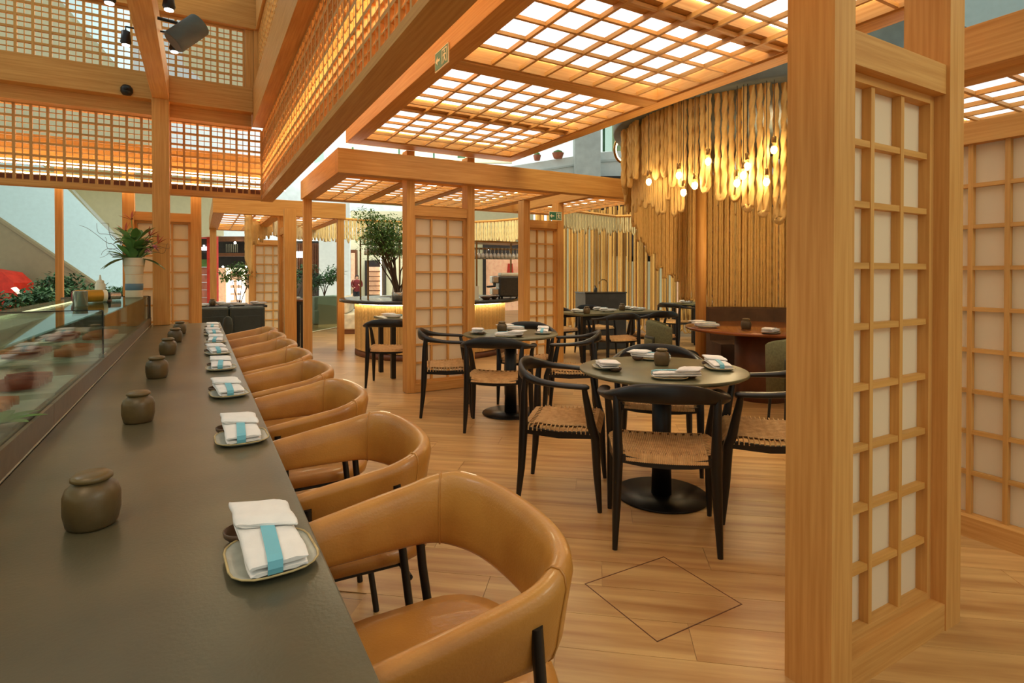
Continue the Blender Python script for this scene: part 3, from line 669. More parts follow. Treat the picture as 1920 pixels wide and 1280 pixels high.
# ================================================================ LEATHER BAR CHAIRS (front, the open side, faces -x towards the counter; local -x)
def make_bar_chair():
    t = thing('leather_armchair', 'x', 'chair')
    # rim path in plan: arm tip, straight arm, tight corner, broad curved back
    half = [(-.215, .268), (-.13, .272), (-.04, .276), (.05, .278), (.10, .273), (.145, .248), (.175, .202), (.195, .145), (.205, .075), (.208, 0)]
    pts = half+[(x, -y) for x, y in reversed(half[:-1])]
    pts = smoothed([(x, y, 0) for x, y in pts], 4); m = len(pts); R = []
    for i, p in enumerate(pts):
        u = abs(2*i/(m-1)-1)                       # 1 at arm tips, 0 at the back
        top = .772-.075*max(0, (u-.42)/.58)**1.1; hgt = .185-.085*max(0, (u-.42)/.58)**1.0
        a = pts[max(0, i-1)]; b = pts[min(m-1, i+1)]; tg = (b-a).normalized(); nn = Vector((tg.y, -tg.x, 0))   # inwards or outwards
        if nn.dot(Vector((p.x+.05, p.y, 0))) < 0: nn = -nn
        th = .021; ring = []
        for k in range(14):
            a_ = 2*PI*k/14; cx = math.copysign(abs(math.cos(a_))**.8, math.cos(a_)); sz = math.copysign(abs(math.sin(a_))**.55, math.sin(a_))
            zz = top-hgt/2+sz*hgt/2; lean = .022*(sz+1)/2
            ring.append(tuple(Vector((p.x, p.y, zz))+nn*(cx*th*(1.0+.25*(sz > 0))+lean-.014)))
        R.append(ring)
    bk = MB().loft(R).build('backrest', 'leather', t)
    for ix in (18, m-19):                          # stitched seam where the arm meets the back
        c = Vector((0, 0, 0))
        for p in R[ix]: c += Vector(p)/14
        MB().tube([tuple(c+(Vector(p)-c)*1.012) for p in R[ix]], .0025, 5, closed=True).build('seam', 'leather', bk)
    q = MB()
    q.loft([rrect(.40, .40, .12, .415, 7), rrect(.45, .45, .14, .425, 7), rrect(.465, .465, .15, .448, 7), rrect(.45, .45, .145, .468, 7), rrect(.36, .36, .12, .476, 7), rrect(.1, .1, .04, .474, 7)])
    q.build('seat', 'leather', t)
    for s_ in (1, -1):
        MB().tube([(.070, s_*.296, .69), (.085, s_*.295, .52), (.15, s_*.27, .02), (.152, s_*.269, .0)], .0115, 10).build('leg', 'black_leg', t)
        MB().tube([(-.17, s_*.292, .665), (-.165, s_*.287, .5), (-.20, s_*.255, .0)], .0115, 10).build('leg', 'black_leg', t)
        MB().tube([(-.166, s_*.19, .408), (.112, s_*.19, .408)], .009, 8).build('seat_rail', 'black_leg', t)
    for xx in (-.165, .112): MB().tube([(xx, -.285, .408), (xx, .285, .408)], .009, 8).build('seat_rail', 'black_leg', t)
    return t
B0 = make_bar_chair(); bl = ['nearest tan leather armchair at the counter, cut by the lower edge']+['%s tan leather armchair from the viewer along the counter' % s_ for s_ in ordn[1:7]]+['farthest tan leather armchair along the counter']
for i, (y, a) in enumerate(((1.085, 0), (1.82, -.03), (2.585, .02), (3.28, 0), (3.95, .02), (4.58, 0), (5.2, 0), (5.8, 0))):
    if i == 0: B0.location = (.425, y, 0); B0['label'] = bl[0]; B0['group'] = 'tan leather armchairs along the counter'; B0.rotation_euler = (0, 0, a)
    else: copy_tree(B0, None, bl[i], None, (.425, y, 0), a)
# ================================================================ BLACK WOVEN CHAIRS (front is local +y)
def make_woven_chair():
    t = thing('woven_chair', 'x', 'chair')
    # horseshoe top rail: arms and crest in one sweep
    half = [(.285, .17, .680, .028, .015), (.294, .08, .684, .032, .015), (.294, -.02, .690, .028, .016), (.276, -.11, .700, .024, .020), (.232, -.185, .716, .018, .030), (.15, -.232, .735, .015, .041), (.07, -.250, .740, .014, .046), (0, -.255, .741, .014, .047)]
    pts = half+[(-a, b, c, d, e) for a, b, c, d, e in reversed(half[:-1])]
    P = smoothed([p[:3] for p in pts], 4); S_ = smoothed([(p[3], p[4], 0) for p in pts], 4); m = len(P); R = []
    for i, p in enumerate(P):
        a = P[max(0, i-1)]; b = P[min(m-1, i+1)]; tg = (b-a); tg.z = 0; tg.normalize(); nn = Vector((tg.y, -tg.x, 0))
        w, h = S_[i].x, S_[i].y; e = .5 if i in (0, m-1) else 1
        R.append([tuple(p+nn*(w*e*math.cos(2*PI*k/12))+Vector((0, 0, h*e*math.sin(2*PI*k/12)))) for k in range(12)])
    MB().loft(R).build('top_rail', 'black_wood', t)
    for s_ in (1, -1):
        MB().tube([(s_*.262, .225, 0), (s_*.258, .21, .20), (s_*.255, .20, .40), (s_*.256, .18, .46), (s_*.272, .15, .62), (s_*.286, .14, .682)], [.0125, .021, .025, .025, .018, .014], 10).build('leg', 'black_wood', t)
        MB().tube([(s_*.235, -.235, 0), (s_*.228, -.215, .20), (s_*.222, -.205, .40), (s_*.222, -.203, .46), (s_*.226, -.20, .62), (s_*.230, -.19, .715)], [.0125, .021, .025, .025, .020, .017], 10).build('leg', 'black_wood', t)
        q = MB(); q.loft([[(s_*x+a*.011, y, z+b*.018) for a, b in ((-1, -1), (1, -1), (1, 1), (-1, 1))] for x, y, z in ((.255, .20, .415), (.250, 0, .405), (.224, -.205, .415))], smooth=False); q.build('side_rail', 'black_wood', t)
    for y, w, nm in ((.20, .255, 'front_rail'), (-.205, .223, 'back_rail')):
        q = MB(); q.loft([[(x, y+a*.011, z+b*.018) for a, b in ((-1, -1), (1, -1), (1, 1), (-1, 1))] for x, z in ((-w, .425), (-w*.5, .408), (0, .402), (w*.5, .408), (w, .425))], smooth=False); q.build(nm, 'black_wood', t)
    # woven cord seat: ridged surface dipping in the middle, wrapped over front and back rails
    nx, ny = 88, 20; V = []; F = []
    for j in range(ny+1):
        v = j/ny; y = -.222+.442*v
        for i in range(nx+1):
            u = i/nx; x = (2*u-1)*(.185+.035*v)
            dip = .022*(1-(2*v-1)**2)-.016*abs(2*u-1)**2*(1 if .15 < v < .85 else .4)
            edge = -.040 if j in (0, ny) else (-.006 if j in (1, ny-1) else 0)
            rid = .0022*(1 if i % 2 else -1)*(1 if .06 < v < .94 else .8)+.0016*(1 if j % 2 else -1)*(.15 < v < .85)
            V.append((x, y+(.006 if j == ny else (-.006 if j == 0 else 0)), .452-dip+edge+rid))
    for j in range(ny):
        for i in range(nx):
            if j in (2, ny-3) and (i % 8) in (3, 4, 5): continue        # the open slots near the back rail
            a = j*(nx+1)+i; F.append((a, a+1, a+nx+2, a+nx+1))
    n0 = len(V); 
    q = MB(); q.add(V, F, False)
    q.add([(x, y, z-.012) for x, y, z in V[(nx+1)*3:(nx+1)*(ny-1)]], [(a+nx+1, a+nx+2, a+1, a) for j in range(ny-5) for i in range(nx) for a in (j*(nx+1)+i,)], False)
    ws = q.build('woven_seat', 'cord', t)
    q = MB()                                       # side cords that run out over the side rails
    for s_ in (1, -1):
        for k in range(15):
            v = (k+.5)/15; y = -.185+.37*v
            q.tube([(s_*(.165+.035*v), y, .440), (s_*(.205+.035*v), y+.004, .452), (s_*(.236+.028*v), y, .438), (s_*(.240+.028*v), y, .418)], .0042, 5)
    q.build('side_cords', 'cord', ws, kind='stuff')
    return t
W0 = make_woven_chair(); wc = [0]
def woven(x, y, a, label, group):
    if not wc[0]: wc[0] = 1; W0.location = (x, y, 0); W0.rotation_euler = (0, 0, az(a)); W0['label'] = label; W0['group'] = group
    else: copy_tree(W0, None, label, group, (x, y, 0), az(a))
g1, g2, g3 = 'woven chairs round the near table', 'woven chairs round the far table', 'woven chairs at the back tables'
woven(2.02, 2.03, 40, 'black armchair with tan woven seat in the centre front, its back to the viewer', g1)
woven(1.89, 2.70, 132, 'black woven-seat armchair on the left of the near round table', g1)
woven(2.69, 1.94, -42, 'black woven-seat armchair right of the near round table, half hidden by the screen post', g1)
woven(2.72, 2.78, 222, 'black woven-seat armchair on the far side of the near round table', g1)
woven(2.20, 4.12, 38, 'black woven-seat armchair at the front of the far round table', g2)
woven(2.03, 4.83, 112, 'black woven-seat armchair left of the far round table, before the shoji screen', g2)
woven(2.95, 4.10, -50, 'black woven-seat armchair right of the far round table', g2)
woven(2.92, 4.86, 215, 'black woven-seat armchair behind the far round table', g2)
woven(1.96, 6.34, 30, 'black woven-seat chair partly behind the left edge of the middle shoji screen', g3)
woven(4.92, 5.80, 15, 'left black woven-seat chair at the long table before the sink cabinet', g3)
woven(5.62, 5.80, 10, 'right black woven-seat chair at the long table before the sink cabinet', g3)
woven(4.95, 7.22, 185, 'black woven-seat chair on the far side of the long table, at its left', g3)
woven(5.65, 7.20, 180, 'black woven-seat chair on the far side of the long table, at its right', g3)
woven(7.62, 7.35, 80, 'black woven-seat chair at the small table before the rope wall', g3)
woven(9.15, 7.6, -88, 'farthest black woven-seat chair, right of the small table before the rope wall', g3)

def round_table(x, y, r, label, base=True, top='stone_top', zt=.742):
    t = thing('round_table', label, 'table', (x, y, 0))
    MB().lathe([(.001, zt-.024), (r*.96, zt-.024), (r, zt-.014), (r, zt-.003), (r-.006, zt), (.001, zt)], n=72).build('table_top', top, t)
    MB().lathe([(.001, zt-.042), (r*.45, zt-.042), (r*.45, zt-.0245), (.001, zt-.0245)], n=32).build('top_plate', 'black_leg', t)
    MB().lathe([(.001, .012), (.058, .012), (.052, .3), (.058, zt-.043), (.001, zt-.043)], n=28).build('column', 'black_leg', t)
    MB().lathe([(.001, 0), (.262, 0), (.265, .006), (.262, .012), (.001, .0125)], n=56).build('base_plate', 'dark_metal', t)
    return t
T1 = (2.345, 2.365); T2 = (2.52, 4.47)
round_table(*T1, .475, 'near round table with olive stone top on a black pedestal')
round_table(*T2, .44, 'far round table with olive stone top, before the middle shoji screen')
dirs = ((225, 'front'), (135, 'left'), (315, 'right'), (45, 'far'))
nm_ = {'front': 'nearest the viewer', 'left': 'at the left', 'right': 'at the right', 'far': 'at the far side'}
for (tx, ty), w, rr in ((T1, 'near', .325), (T2, 'far', .30)):
    for a0, side in ((218, 'front'), (300, 'left'), (125, 'right'), (38, 'far')):
        a = math.radians(a0); x, y = tx+rr*math.sin(a), ty+rr*math.cos(a)
        # napkin lies across the guest's place
        setting(x, y, .743, -a+PI/2, 'grey plate %s of the %s round table' % (nm_[side], w), 'rolled white napkin %s of the %s round table' % (nm_[side], w), 'brown dish under the napkin %s of the %s round table' % (nm_[side], w), 'on the %s round table' % w)
jar(2.42, 2.44, .743, 'brown lidded jar in the middle of the near round table', .95); jar(2.50, 4.60, .743, 'brown lidded jar in the middle of the far round table', .95)

def leg_table(label, x0, x1, y0, y1, m='stone_top', z=.74, lm='black_leg'):
    t = thing('dining_table', label, 'table', ((x0+x1)/2, (y0+y1)/2, 0))
    box('table_top', m, x0, x1, y0, y1, z-.03, z, t, bevel=.004)
    for a in (x0+.05, x1-.1):
        for b in (y0+.05, y1-.1): piece('leg', lm, a, a+.055, b, b+.055, 0, z-.03, t)
    piece('apron', lm, x0+.06, x1-.06, y0+.06, y0+.085, z-.09, z-.031, t); piece('apron', lm, x0+.06, x1-.06, y1-.085, y1-.06, z-.09, z-.031, t)
    return t
leg_table('long olive-topped table with black legs before the dark sink cabinet', 4.60, 6.15, 6.15, 6.85)
for i, (x, y, a) in enumerate(((4.78, 6.45, 1.6), (5.25, 6.38, 1.4), (5.35, 6.68, 1.7), (5.85, 6.4, 1.5), (5.9, 6.65, 1.8))):
    s_ = ('leftmost', 'second from the left', 'far middle', 'near right', 'far right')[i]
    put(P0, 'p', x, y, .741, a, '%s grey plate on the long table before the sink cabinet' % s_, 'plates on the long table'); put(N0, 'n', x, y, .757, a, '%s white napkin on the long table before the sink cabinet' % s_, 'napkins on the long table')
jar(4.72, 6.2, .741, 'brown jar at the left end of the long table', 1.0); jar(5.62, 6.5, .741, 'brown jar in the middle of the long table', 1.0)
leg_table('small olive table before the rope wall, seen under the rope fringe', 8.05, 8.75, 7.3, 7.95)
for x, y, s_ in ((8.15, 7.6, 'left'), (8.6, 7.45, 'right')): put(P0, 'p', x, y, .741, 1.5, '%s plate on the small table before the rope wall' % s_, 'plates on the small back table'); put(N0, 'n', x, y, .757, 1.5, '%s napkin on the small table before the rope wall' % s_, 'napkins on the small back table')
jar(8.4, 7.72, .741, 'brown jar on the small table before the rope wall')
leg_table('table corner showing left of the middle shoji screen, before the bar', 2.02, 2.7, 6.62, 7.3)
put(P0, 'p', 2.15, 6.85, .741, .8, 'plate on the table corner left of the middle screen', None); put(N0, 'n', 2.15, 6.85, .757, .8, 'napkin on the table corner left of the middle screen', None)

# copper topped round table inside the rope ring
RC = (5.16, 3.61)
t = thing('round_table', 'glossy copper-brown round table inside the rope ring', 'table', (5.10, 3.72, 0))
MB().lathe([(.001, .71), (.74, .71), (.76, .72), (.76, .738), (.75, .742), (.001, .742)], n=72).build('table_top', 'copper_top', t)
MB().lathe([(.001, .0), (.26, 0), (.26, .705), (.001, .705)], n=32).build('drum_base', 'brown_wood', t)
for i, (x, y, a) in enumerate(((4.55, 3.95, .8), (4.70, 4.12, .6), (4.62, 3.27, 1.9), (5.0, 3.12, 2.2))):
    s_ = ('left', 'left rear', 'right front', 'right')[i]
    put(P0, 'p', x, y, .743, a, '%s plate on the copper round table' % s_, 'plates on the copper table'); put(N0, 'n', x, y, .759, a, '%s napkin on the copper round table' % s_, 'napkins on the copper table')
jar(4.78, 3.66, .743, 'dark jar on the copper round table')
def make_uph():
    t = thing('upholstered_chair', 'x', 'chair')
    def curved(r, th, z0, z1, span, m, nm, par, taper=0):
        R = []
        for i in range(17):
            a = math.radians(-span+2*span*i/16); u = abs(i/8-1)
            zz = z1-taper*u**2; c = (math.sin(a), -math.cos(a)*.95)
            R.append([(c[0]*(r-th), c[1]*(r-th), z0), (c[0]*r, c[1]*r, z0), (c[0]*(r+.01), c[1]*(r+.01), zz-.02), (c[0]*(r-th*.3), c[1]*(r-th*.3), zz), (c[0]*(r-th*.8), c[1]*(r-th*.8), zz), (c[0]*(r-th), c[1]*(r-th), zz-.02)])
        return MB().loft(R).build(nm, m, par)
    curved(.30, .06, .34, .80, 78, 'green_fabric', 'backrest', t, .06)
    curved(.312, .012, .34, .64, 40, 'green_trim', 'back_piping', t)
    curved(.318, .008, .36, .62, 37, 'green_fabric', 'back_pad', t)
    q = MB(); q.loft([rrect(.46, .46, .16, .33, 7), rrect(.5, .5, .18, .35, 7), rrect(.5, .5, .18, .44, 7), rrect(.46, .46, .16, .465, 7), rrect(.1, .1, .04, .47, 7)]); q.build('seat', 'green_trim', t)
    for a, b in ((.19, .19), (-.19, .19), (.18, -.2), (-.18, -.2)): MB().tube([(a*1.1, b*1.1, 0), (a, b, .335)], [.010, .013], 8).build('leg', 'black_leg', t)
    return t
U0 = make_uph(); U0.location = (4.42, 4.28, 0); U0.rotation_euler = (0, 0, az(128)); U0['label'] = 'olive green upholstered chair left of the copper table'; U0['group'] = 'green chairs round the copper table'
copy_tree(U0, None, 'olive green upholstered chair at the copper table, cut by the thick screen post', None, (4.25, 2.72, 0), az(40))
t = thing('banquette', 'low dark bench and table behind the copper table under the ropes', 'bench', (6.2, 3.4, 0))
q = MB(); R = []
for i in range(15):
    a = math.radians(20+120*i/14); R.append([(RC[0]+r*math.sin(a), RC[1]+r*math.cos(a), z) for r, z in ((1.02, 0), (1.42, 0), (1.42, .86), (1.36, .88), (1.30, .86), (1.28, .46), (1.02, .44))])
q.loft(R, smooth=False); q.build('bench', 'brown_fabric', t, world=True)

# ================================================================ ROPES
def rope_pts(path, r, twist=.15, n=9, lobes=3, phase=0, dens=.028):
    """laid rope: section with three lobes turning along the path"""
    P = [Vector(p) for p in path]; L = [0]
    for a, b in zip(P[:-1], P[1:]): L.append(L[-1]+(b-a).length)
    T = L[-1]; k = max(2, int(T/dens)); out = []; j = 0; px = None; R = []
    for i in range(k+1):
        s_ = T*i/k
        while j < len(P)-2 and L[j+1] < s_: j += 1
        f = (s_-L[j])/max(1e-6, L[j+1]-L[j]); out.append(P[j].lerp(P[j+1], f))
    for i, p in enumerate(out):
        t_ = (out[min(k, i+1)]-out[max(0, i-1)]).normalized()
        if px is None: px = t_.cross(Vector((.3, 1, .1))).normalized()
        px = (px-t_*px.dot(t_)).normalized(); py = t_.cross(px); tw = phase+2*PI*(T*i/k)/twist/lobes*1.0
        R.append([tuple(p+(px*math.cos(a)+py*math.sin(a))*(r*(1+.26*math.cos(lobes*(a-tw))))) for a in (2*PI*m/n for m in range(n))])
    return R
def uloop(p, q_, zt, zb, sag=0, k=7):
    """rope hung from two points: down, round a bend at zb and up again"""
    (x0, y0), (x1, y1) = p, q_; hw = math.hypot(x1-x0, y1-y0)/2; P = [(x0, y0, zt)]
    P += [(x0+(x1-x0)*.06, y0+(y1-y0)*.06, zt-(zt-zb)*.5)]
    for i in range(k+1):
        a = PI*i/k; f = .5-.42*math.cos(a); P.append((x0+(x1-x0)*f, y0+(y1-y0)*f, zb+min(hw*2.2, .12)*(1-math.sin(a))))
    P += [(x1-(x1-x0)*.06, y1-(y1-y0)*.06, zt-(zt-zb)*.5), (x1, y1, zt)]
    return smoothed(P, 3)
RZ = 2.78; RR = 1.52
t = thing('rope_curtain_ring', 'large round curtain of thick looped tan ropes hanging over the copper table', 'rope curtain', (RC[0], RC[1], RZ))
MB().lathe([(.001, RZ), (RR+.11, RZ), (RR+.12, RZ+.02), (RR+.12, RZ+.40), (.001, RZ+.40)], (RC[0], RC[1], 0), 64).build('drum', 'drum', t, world=True)
toc = math.degrees(math.atan2(-RC[0], -RC[1]))      # heading from the ring to the viewer
def ring_bottom(d):
    """height of the loop ends by angle from the viewer's side (degrees, + towards the right of the picture)"""
    K = ((-180, .45), (-165, .55), (-150, 1.0), (-135, 1.3), (-118, 1.62), (-105, 1.86), (-90, 2.1), (-78, 2.22), (-60, 2.26), (-40, 2.20), (-25, 2.06), (-12, 1.90), (-2, 1.76), (8, 1.60), (30, 1.40), (50, 1.2), (75, .95), (100, .7), (130, .5), (180, .45))
    for (a, b), (c, e) in zip(K[:-1], K[1:]):
        if a <= d <= c: return b+(e-b)*(d-a)/(c-a)
    return .5
rnd = random.Random(3); nL = 86
for i in range(nL):
    d0 = -180+360*i/nL; d1 = d0+360/nL*(.5+rnd.uniform(-.06, .1)); zb = ring_bottom(d0)+rnd.uniform(-.07, .05)
    A = [math.radians(toc-d) for d in (d0, d1)]    # the right of the picture lies at smaller headings seen from the ring
    r0 = RR+rnd.uniform(-.035, .035); near = -110 < d0 < 60
    p, q_ = [(RC[0]+r0*math.sin(a), RC[1]+r0*math.cos(a)) for a in A]
    rp = rope_pts(uloop(p, q_, RZ, zb), .020, n=12 if near else 6, phase=rnd.random()*6, dens=.0125 if near else .05)
    MB().loft(rp).build('rope', 'rope', t, world=True)
for i in range(80):                                # second, inner row behind, hanging lower
    d0 = 95+235*i/80; d = d0 if d0 <= 180 else d0-360
    zb = max(.42, ring_bottom(d)-.28)+rnd.uniform(-.1, .1); a = math.radians(toc-d0); a2 = a-.035
    p, q_ = [(RC[0]+(RR-.09)*math.sin(b), RC[1]+(RR-.09)*math.cos(b)) for b in (a, a2)]
    MB().loft(rope_pts(uloop(p, q_, RZ, zb), .0165, n=6, phase=rnd.random()*6, dens=.045)).build('rope', 'rope', t, world=True)
lamp('ring_fill', 'POINT', (RC[0]-.2, RC[1]-.1, 2.45), 24, (1, .74, .40), .12)  # added unseen point lamps inside the ring, lifting the inner ropes
lamp('ring_fill', 'POINT', (RC[0]+.1, RC[1]+.3, 1.7), 14, (1, .74, .40), .12)
t = thing('timber_column', 'round timber column inside the rope ring behind the copper table', 'column', (5.28, 4.68, 0))
MB().lathe([(.001, 0), (.062, 0), (.062, RZ-.005), (.001, RZ-.005)], n=24).build('shaft', 'wood_z', t)
for (px, py_), s_ in (((1216, 340), 'leftmost, low'), ((1272, 328), 'above its lower neighbour on the left'), ((1281, 360), 'lowest'), ((1302, 347), 'third from the left'), ((1327, 302), 'high, left of centre'), ((1381, 342), 'left of the close right-hand pair'), ((1393, 328), 'right of the close right-hand pair'), ((1436, 340), 'low at the right'), ((1450, 280), 'highest at the right'), ((1400, 311), 'faint and high, right of centre')):
    ax, ay = vp(px, 1.0); A_ = ax*ax+ay*ay; B_ = ax*RC[0]+ay*RC[1]; d = (B_-math.sqrt(max(0, B_*B_-A_*(RC[0]**2+RC[1]**2-1.60**2))))/A_
    x, y, z = ax*d, ay*d, 1.286+(515-py_)*d/1035
    b = thing('pendant_bulb', 'bare glowing bulb in the rope ring, %s' % s_, 'lamp', (x, y, z), group='bulbs in the rope ring')
    MB().lathe([(.003, -.042), (.022, -.034), (.032, -.012), (.030, .008), (.016, .032), (.014, .045)], n=14).build('bulb', 'bulb_glass', b); gb = b.children[0]
    MB().lathe([(.001, -.026), (.018, -.018), (.023, 0), (.018, .016), (.001, .024)], n=10).build('filament', 'bulb_glow', gb)
    l = lamp('bulb_light', 'POINT', (x, y, z), 1.8, (1, .78, .42), .04)
    MB().lathe([(.012, .045), (.017, .05), (.017, .095), (.004, .105)], n=12).build('socket', 'brass', b)
    MB().tube([(0, 0, .10), (0, 0, RZ-z)], .003, 5).build('cord', 'black_leg', b)
for dd, s_ in ((-97, 'left'), (97, 'right')):
    a = math.radians(toc-dd); x, y = RC[0]+(RR+.15)*math.sin(a), RC[1]+(RR+.15)*math.cos(a)
    b = thing('ring_lamp', 'round glowing ring lamp on the %s edge of the rope drum' % s_, 'lamp', (x, y, RZ-.02), math.atan2(-x, y)+.95)
    MB().tube([(.115*math.cos(k*PI/12), 0, .115*math.sin(k*PI/12)) for k in range(24)], .014, 8, closed=True).build('light_ring', 'led_soft', b)
    MB().tube([(.135*math.cos(k*PI/12), 0, .135*math.sin(k*PI/12)) for k in range(24)], .014, 8, closed=True).build('rim', 'brass', b)
# far rope wall with a looped fringe along its top
t = thing('rope_wall', 'tall wall of hanging pale ropes behind the back tables', 'rope curtain', (8, 8.3, 0))
W_ = [(6.1, 9.75), (7.4, 9.15), (8.9, 8.25), (10.3, 7.0), (10.9, 5.9)]
WP = smoothed([(a, b, 0) for a, b in W_], 24); k = 0; rm = None
q = MB(); q.loft([[(.0215*math.cos(2*PI*m/8)*(1+.12*(-1)**m), .0215*math.sin(2*PI*m/8)*(1+.12*(-1)**m), z) for m in range(8)] for z in (0, 2.5)]); 
rm = D.meshes.new('rope'); rm.from_pydata(q.v, [], q.f); rm.polygons.foreach_set('use_smooth', q.sm); rm.update(); rm.materials.append(MATS['rope'])
LN = [0]
for a, b in zip(WP[:-1], WP[1:]): LN.append(LN[-1]+(b-a).length)
s_ = 0; j = 0
while s_ < LN[-1]-.05 and k < 262:
    while LN[j+1] < s_: j += 1
    f = (s_-LN[j])/(LN[j+1]-LN[j]); p = WP[j].lerp(WP[j+1], f)
    o = D.objects.new('rope', rm); C.objects.link(o); o.parent = t; o.location = (p.x-t.location.x+rnd.uniform(-.07, .07), p.y-t.location.y+rnd.uniform(-.07, .07), .25+rnd.uniform(-.12, .12)); o.rotation_euler = (rnd.uniform(-.004, .004), rnd.uniform(-.006, .006), rnd.random()*6)
    s_ += .0285*rnd.choice((.7, 1, 1, 1.1, 1.4)); k += 1
n_l = 0
for i in range(34):                               # loose loops where the ropes reach the floor
    s_ = LN[-1]*.62*(i+.5)/34; j = max(m for m in range(len(LN)-1) if LN[m] <= s_); p = WP[j]; pn = (WP[j+1]-WP[j]).normalized()
    MB().loft(rope_pts(uloop((p.x-.02, p.y-.08), (p.x+pn.x*.16, p.y+pn.y*.16-.08), .55, .06+rnd.uniform(0, .1)), .017, n=6, dens=.06)).build('rope', 'rope', t, world=True)
MB().loft([[(p.x+a, p.y+a*.5, z) for a, z in ((-.02, 2.75), (.02, 2.75), (.02, 2.8), (-.02, 2.8))] for p in WP[::6]]).build('top_rail', 'wood_x', t, world=True)
def fringe(name, label, path, zt, zb, step, r=.016, m='rope_pale', loc=None, wander=.05, group=None, zfun=None):
    t = thing(name, label, 'rope fringe', loc or (path[0][0], path[0][1], zt), group=group)
    P = [Vector((a, b, 0)) for a, b in path]; L = [0]
    for a, b in zip(P[:-1], P[1:]): L.append(L[-1]+(b-a).length)
    n = int(L[-1]/step); j = 0
    def at(s_):
        j = 0
        while j < len(P)-2 and L[j+1] < s_: j += 1
        return P[j].lerp(P[j+1], (s_-L[j])/(L[j+1]-L[j]))
    for i in range(n):
        a = at(i*step); b = at(min(L[-1], i*step+step*.62)); z = (zfun(i/n) if zfun else zb)+rnd.uniform(-wander, wander)
        MB().loft(rope_pts(uloop((a.x, a.y), (b.x, b.y), zt, z, k=4), r, n=6, dens=.07)).build('rope', m, t, world=True)
    q = MB()
    for a, b in zip(P[:-1], P[1:]): q.tube([(a.x, a.y, zt+.02), (b.x, b.y, zt+.02)], .03, 4, smooth=False)
    q.build('hanging_rail', 'wood_x', t, world=True)
    return t
fringe('rope_fringe', 'pale looped rope fringe under the roof edge before the rope wall', [(5.3, 7.9), (7.05, 8.35), (8.7, 6.9)], 2.40, 2.08, .085)
BC = (3.45, 8.88)
def arc(c, r, a0, a1, n=14): return [(c[0]+r*math.sin(math.radians(a0+(a1-a0)*i/n)), c[1]+r*math.cos(math.radians(a0+(a1-a0)*i/n))) for i in range(n+1)]
fringe('rope_fringe', 'pale looped rope fringe hanging over the back of the round bar', arc((3.7, 10.2), 2.6, -75, 85), 2.52, 2.02, .10, r=.02)
fringe('rope_fringe', 'long stepped rope fringe hanging left of the bar, above the potted shrubs', arc((3.7, 10.4), 3.0, -100, -52), 2.30, 1.9, .085, zfun=lambda u: 1.35+.75*u, m='rope')
# ================================================================ ROUND BAR
t = thing('round_bar', 'round bar with dark stone top and glowing rope-clad front', 'bar', (BC[0], BC[1], 0))
MB().lathe([(.7, .845), (1.46, .845), (1.5, .855), (1.5, .895), (1.49, .90), (.7, .90), (.7, .845)], (BC[0], BC[1], 0), 64).build('bar_top', 'granite', t, world=True)
MB().lathe([(1.20, .10), (1.20, .855), (.75, .855), (.75, .10)], (BC[0], BC[1], 0), 64).build('body', 'wood_z', t, world=True)
MB().lathe([(1.14, 0), (1.26, 0), (1.26, .06), (1.22, .10), (1.14, .10)], (BC[0], BC[1], 0), 64).build('plinth', 'brown_wood', t, world=True)
q = MB(); q.tube([(BC[0]+1.30*math.cos(2*PI*k/64), BC[1]+1.30*math.sin(2*PI*k/64), .838) for k in range(64)], .011, 6, closed=True); q.build('light_strip', 'led', t, world=True)
rm2 = D.meshes.new('rope'); q = MB(); q.loft([[(.019*math.cos(2*PI*m/9)*(1+.16*math.cos(3*(2*PI*m/9-i*.62))), .019*math.sin(2*PI*m/9)*(1+.16*math.cos(3*(2*PI*m/9-i*.62))), i*.755/44) for m in range(9)] for i in range(45)])
rm2.from_pydata(q.v, [], q.f); rm2.polygons.foreach_set('use_smooth', q.sm); rm2.update(); rm2.materials.append(MATS['rope'])
nB = 150
for i in range(nB):
    a = math.radians(105+210*i/nB)                  # the half turned to the room
    x, y = 1.235*math.sin(a), 1.235*math.cos(a)
    o = D.objects.new('rope', rm2); C.objects.link(o); o.parent = t; o.location = (x, y, .095); o.rotation_euler = (rnd.uniform(-.01, .01), rnd.uniform(-.012, .012), rnd.random()*6)
def rack(name, label, x0, x1, y0, y1, z):
    t = thing(name, label, 'shelf', ((x0+x1)/2, (y0+y1)/2, .9))
    piece('shelf_board', 'brass', x0, x1, y0, y1, z, z+.03, t)
    for a in (x0+.02, x1-.02):
        for b in (y0+.02, y1-.02): piece('post', 'brass', a-.011, a+.011, b-.011, b+.011, .9, z, t)
    for k in range(4): piece('hanging_rail', 'brass', x0, x1, y0+.08+k*(y1-y0-.16)/3-.004, y0+.08+k*(y1-y0-.16)/3+.004, z-.09, z-.08, t)
    return t
G0 = None
def glass_hang(x, y, z, label, grp):
    global G0
    if G0 is None:
        G0 = thing('wine_glass', label, 'glass', (x, y, z), group=grp)
        MB().lathe([(.030, 0), (.031, -.003), (.004, -.008), (.003, -.075), (.020, -.085), (.034, -.115), (.036, -.14), (.030, -.17), (.028, -.17), (.034, -.14), (.032, -.116), (.001, -.09)], n=12).build('glass_body', 'glassware', G0)
    else: copy_tree(G0, None, label, grp, (x, y, z))
rack('bottle_rack', 'brass rack of hanging glasses at the left end of the bar', 2.28, 2.98, 8.60, 9.1, 1.86)
rack('bottle_rack', 'brass rack of hanging glasses at the right of the bar, behind the round tables', 3.80, 4.75, 7.85, 8.4, 1.80)
k = 0
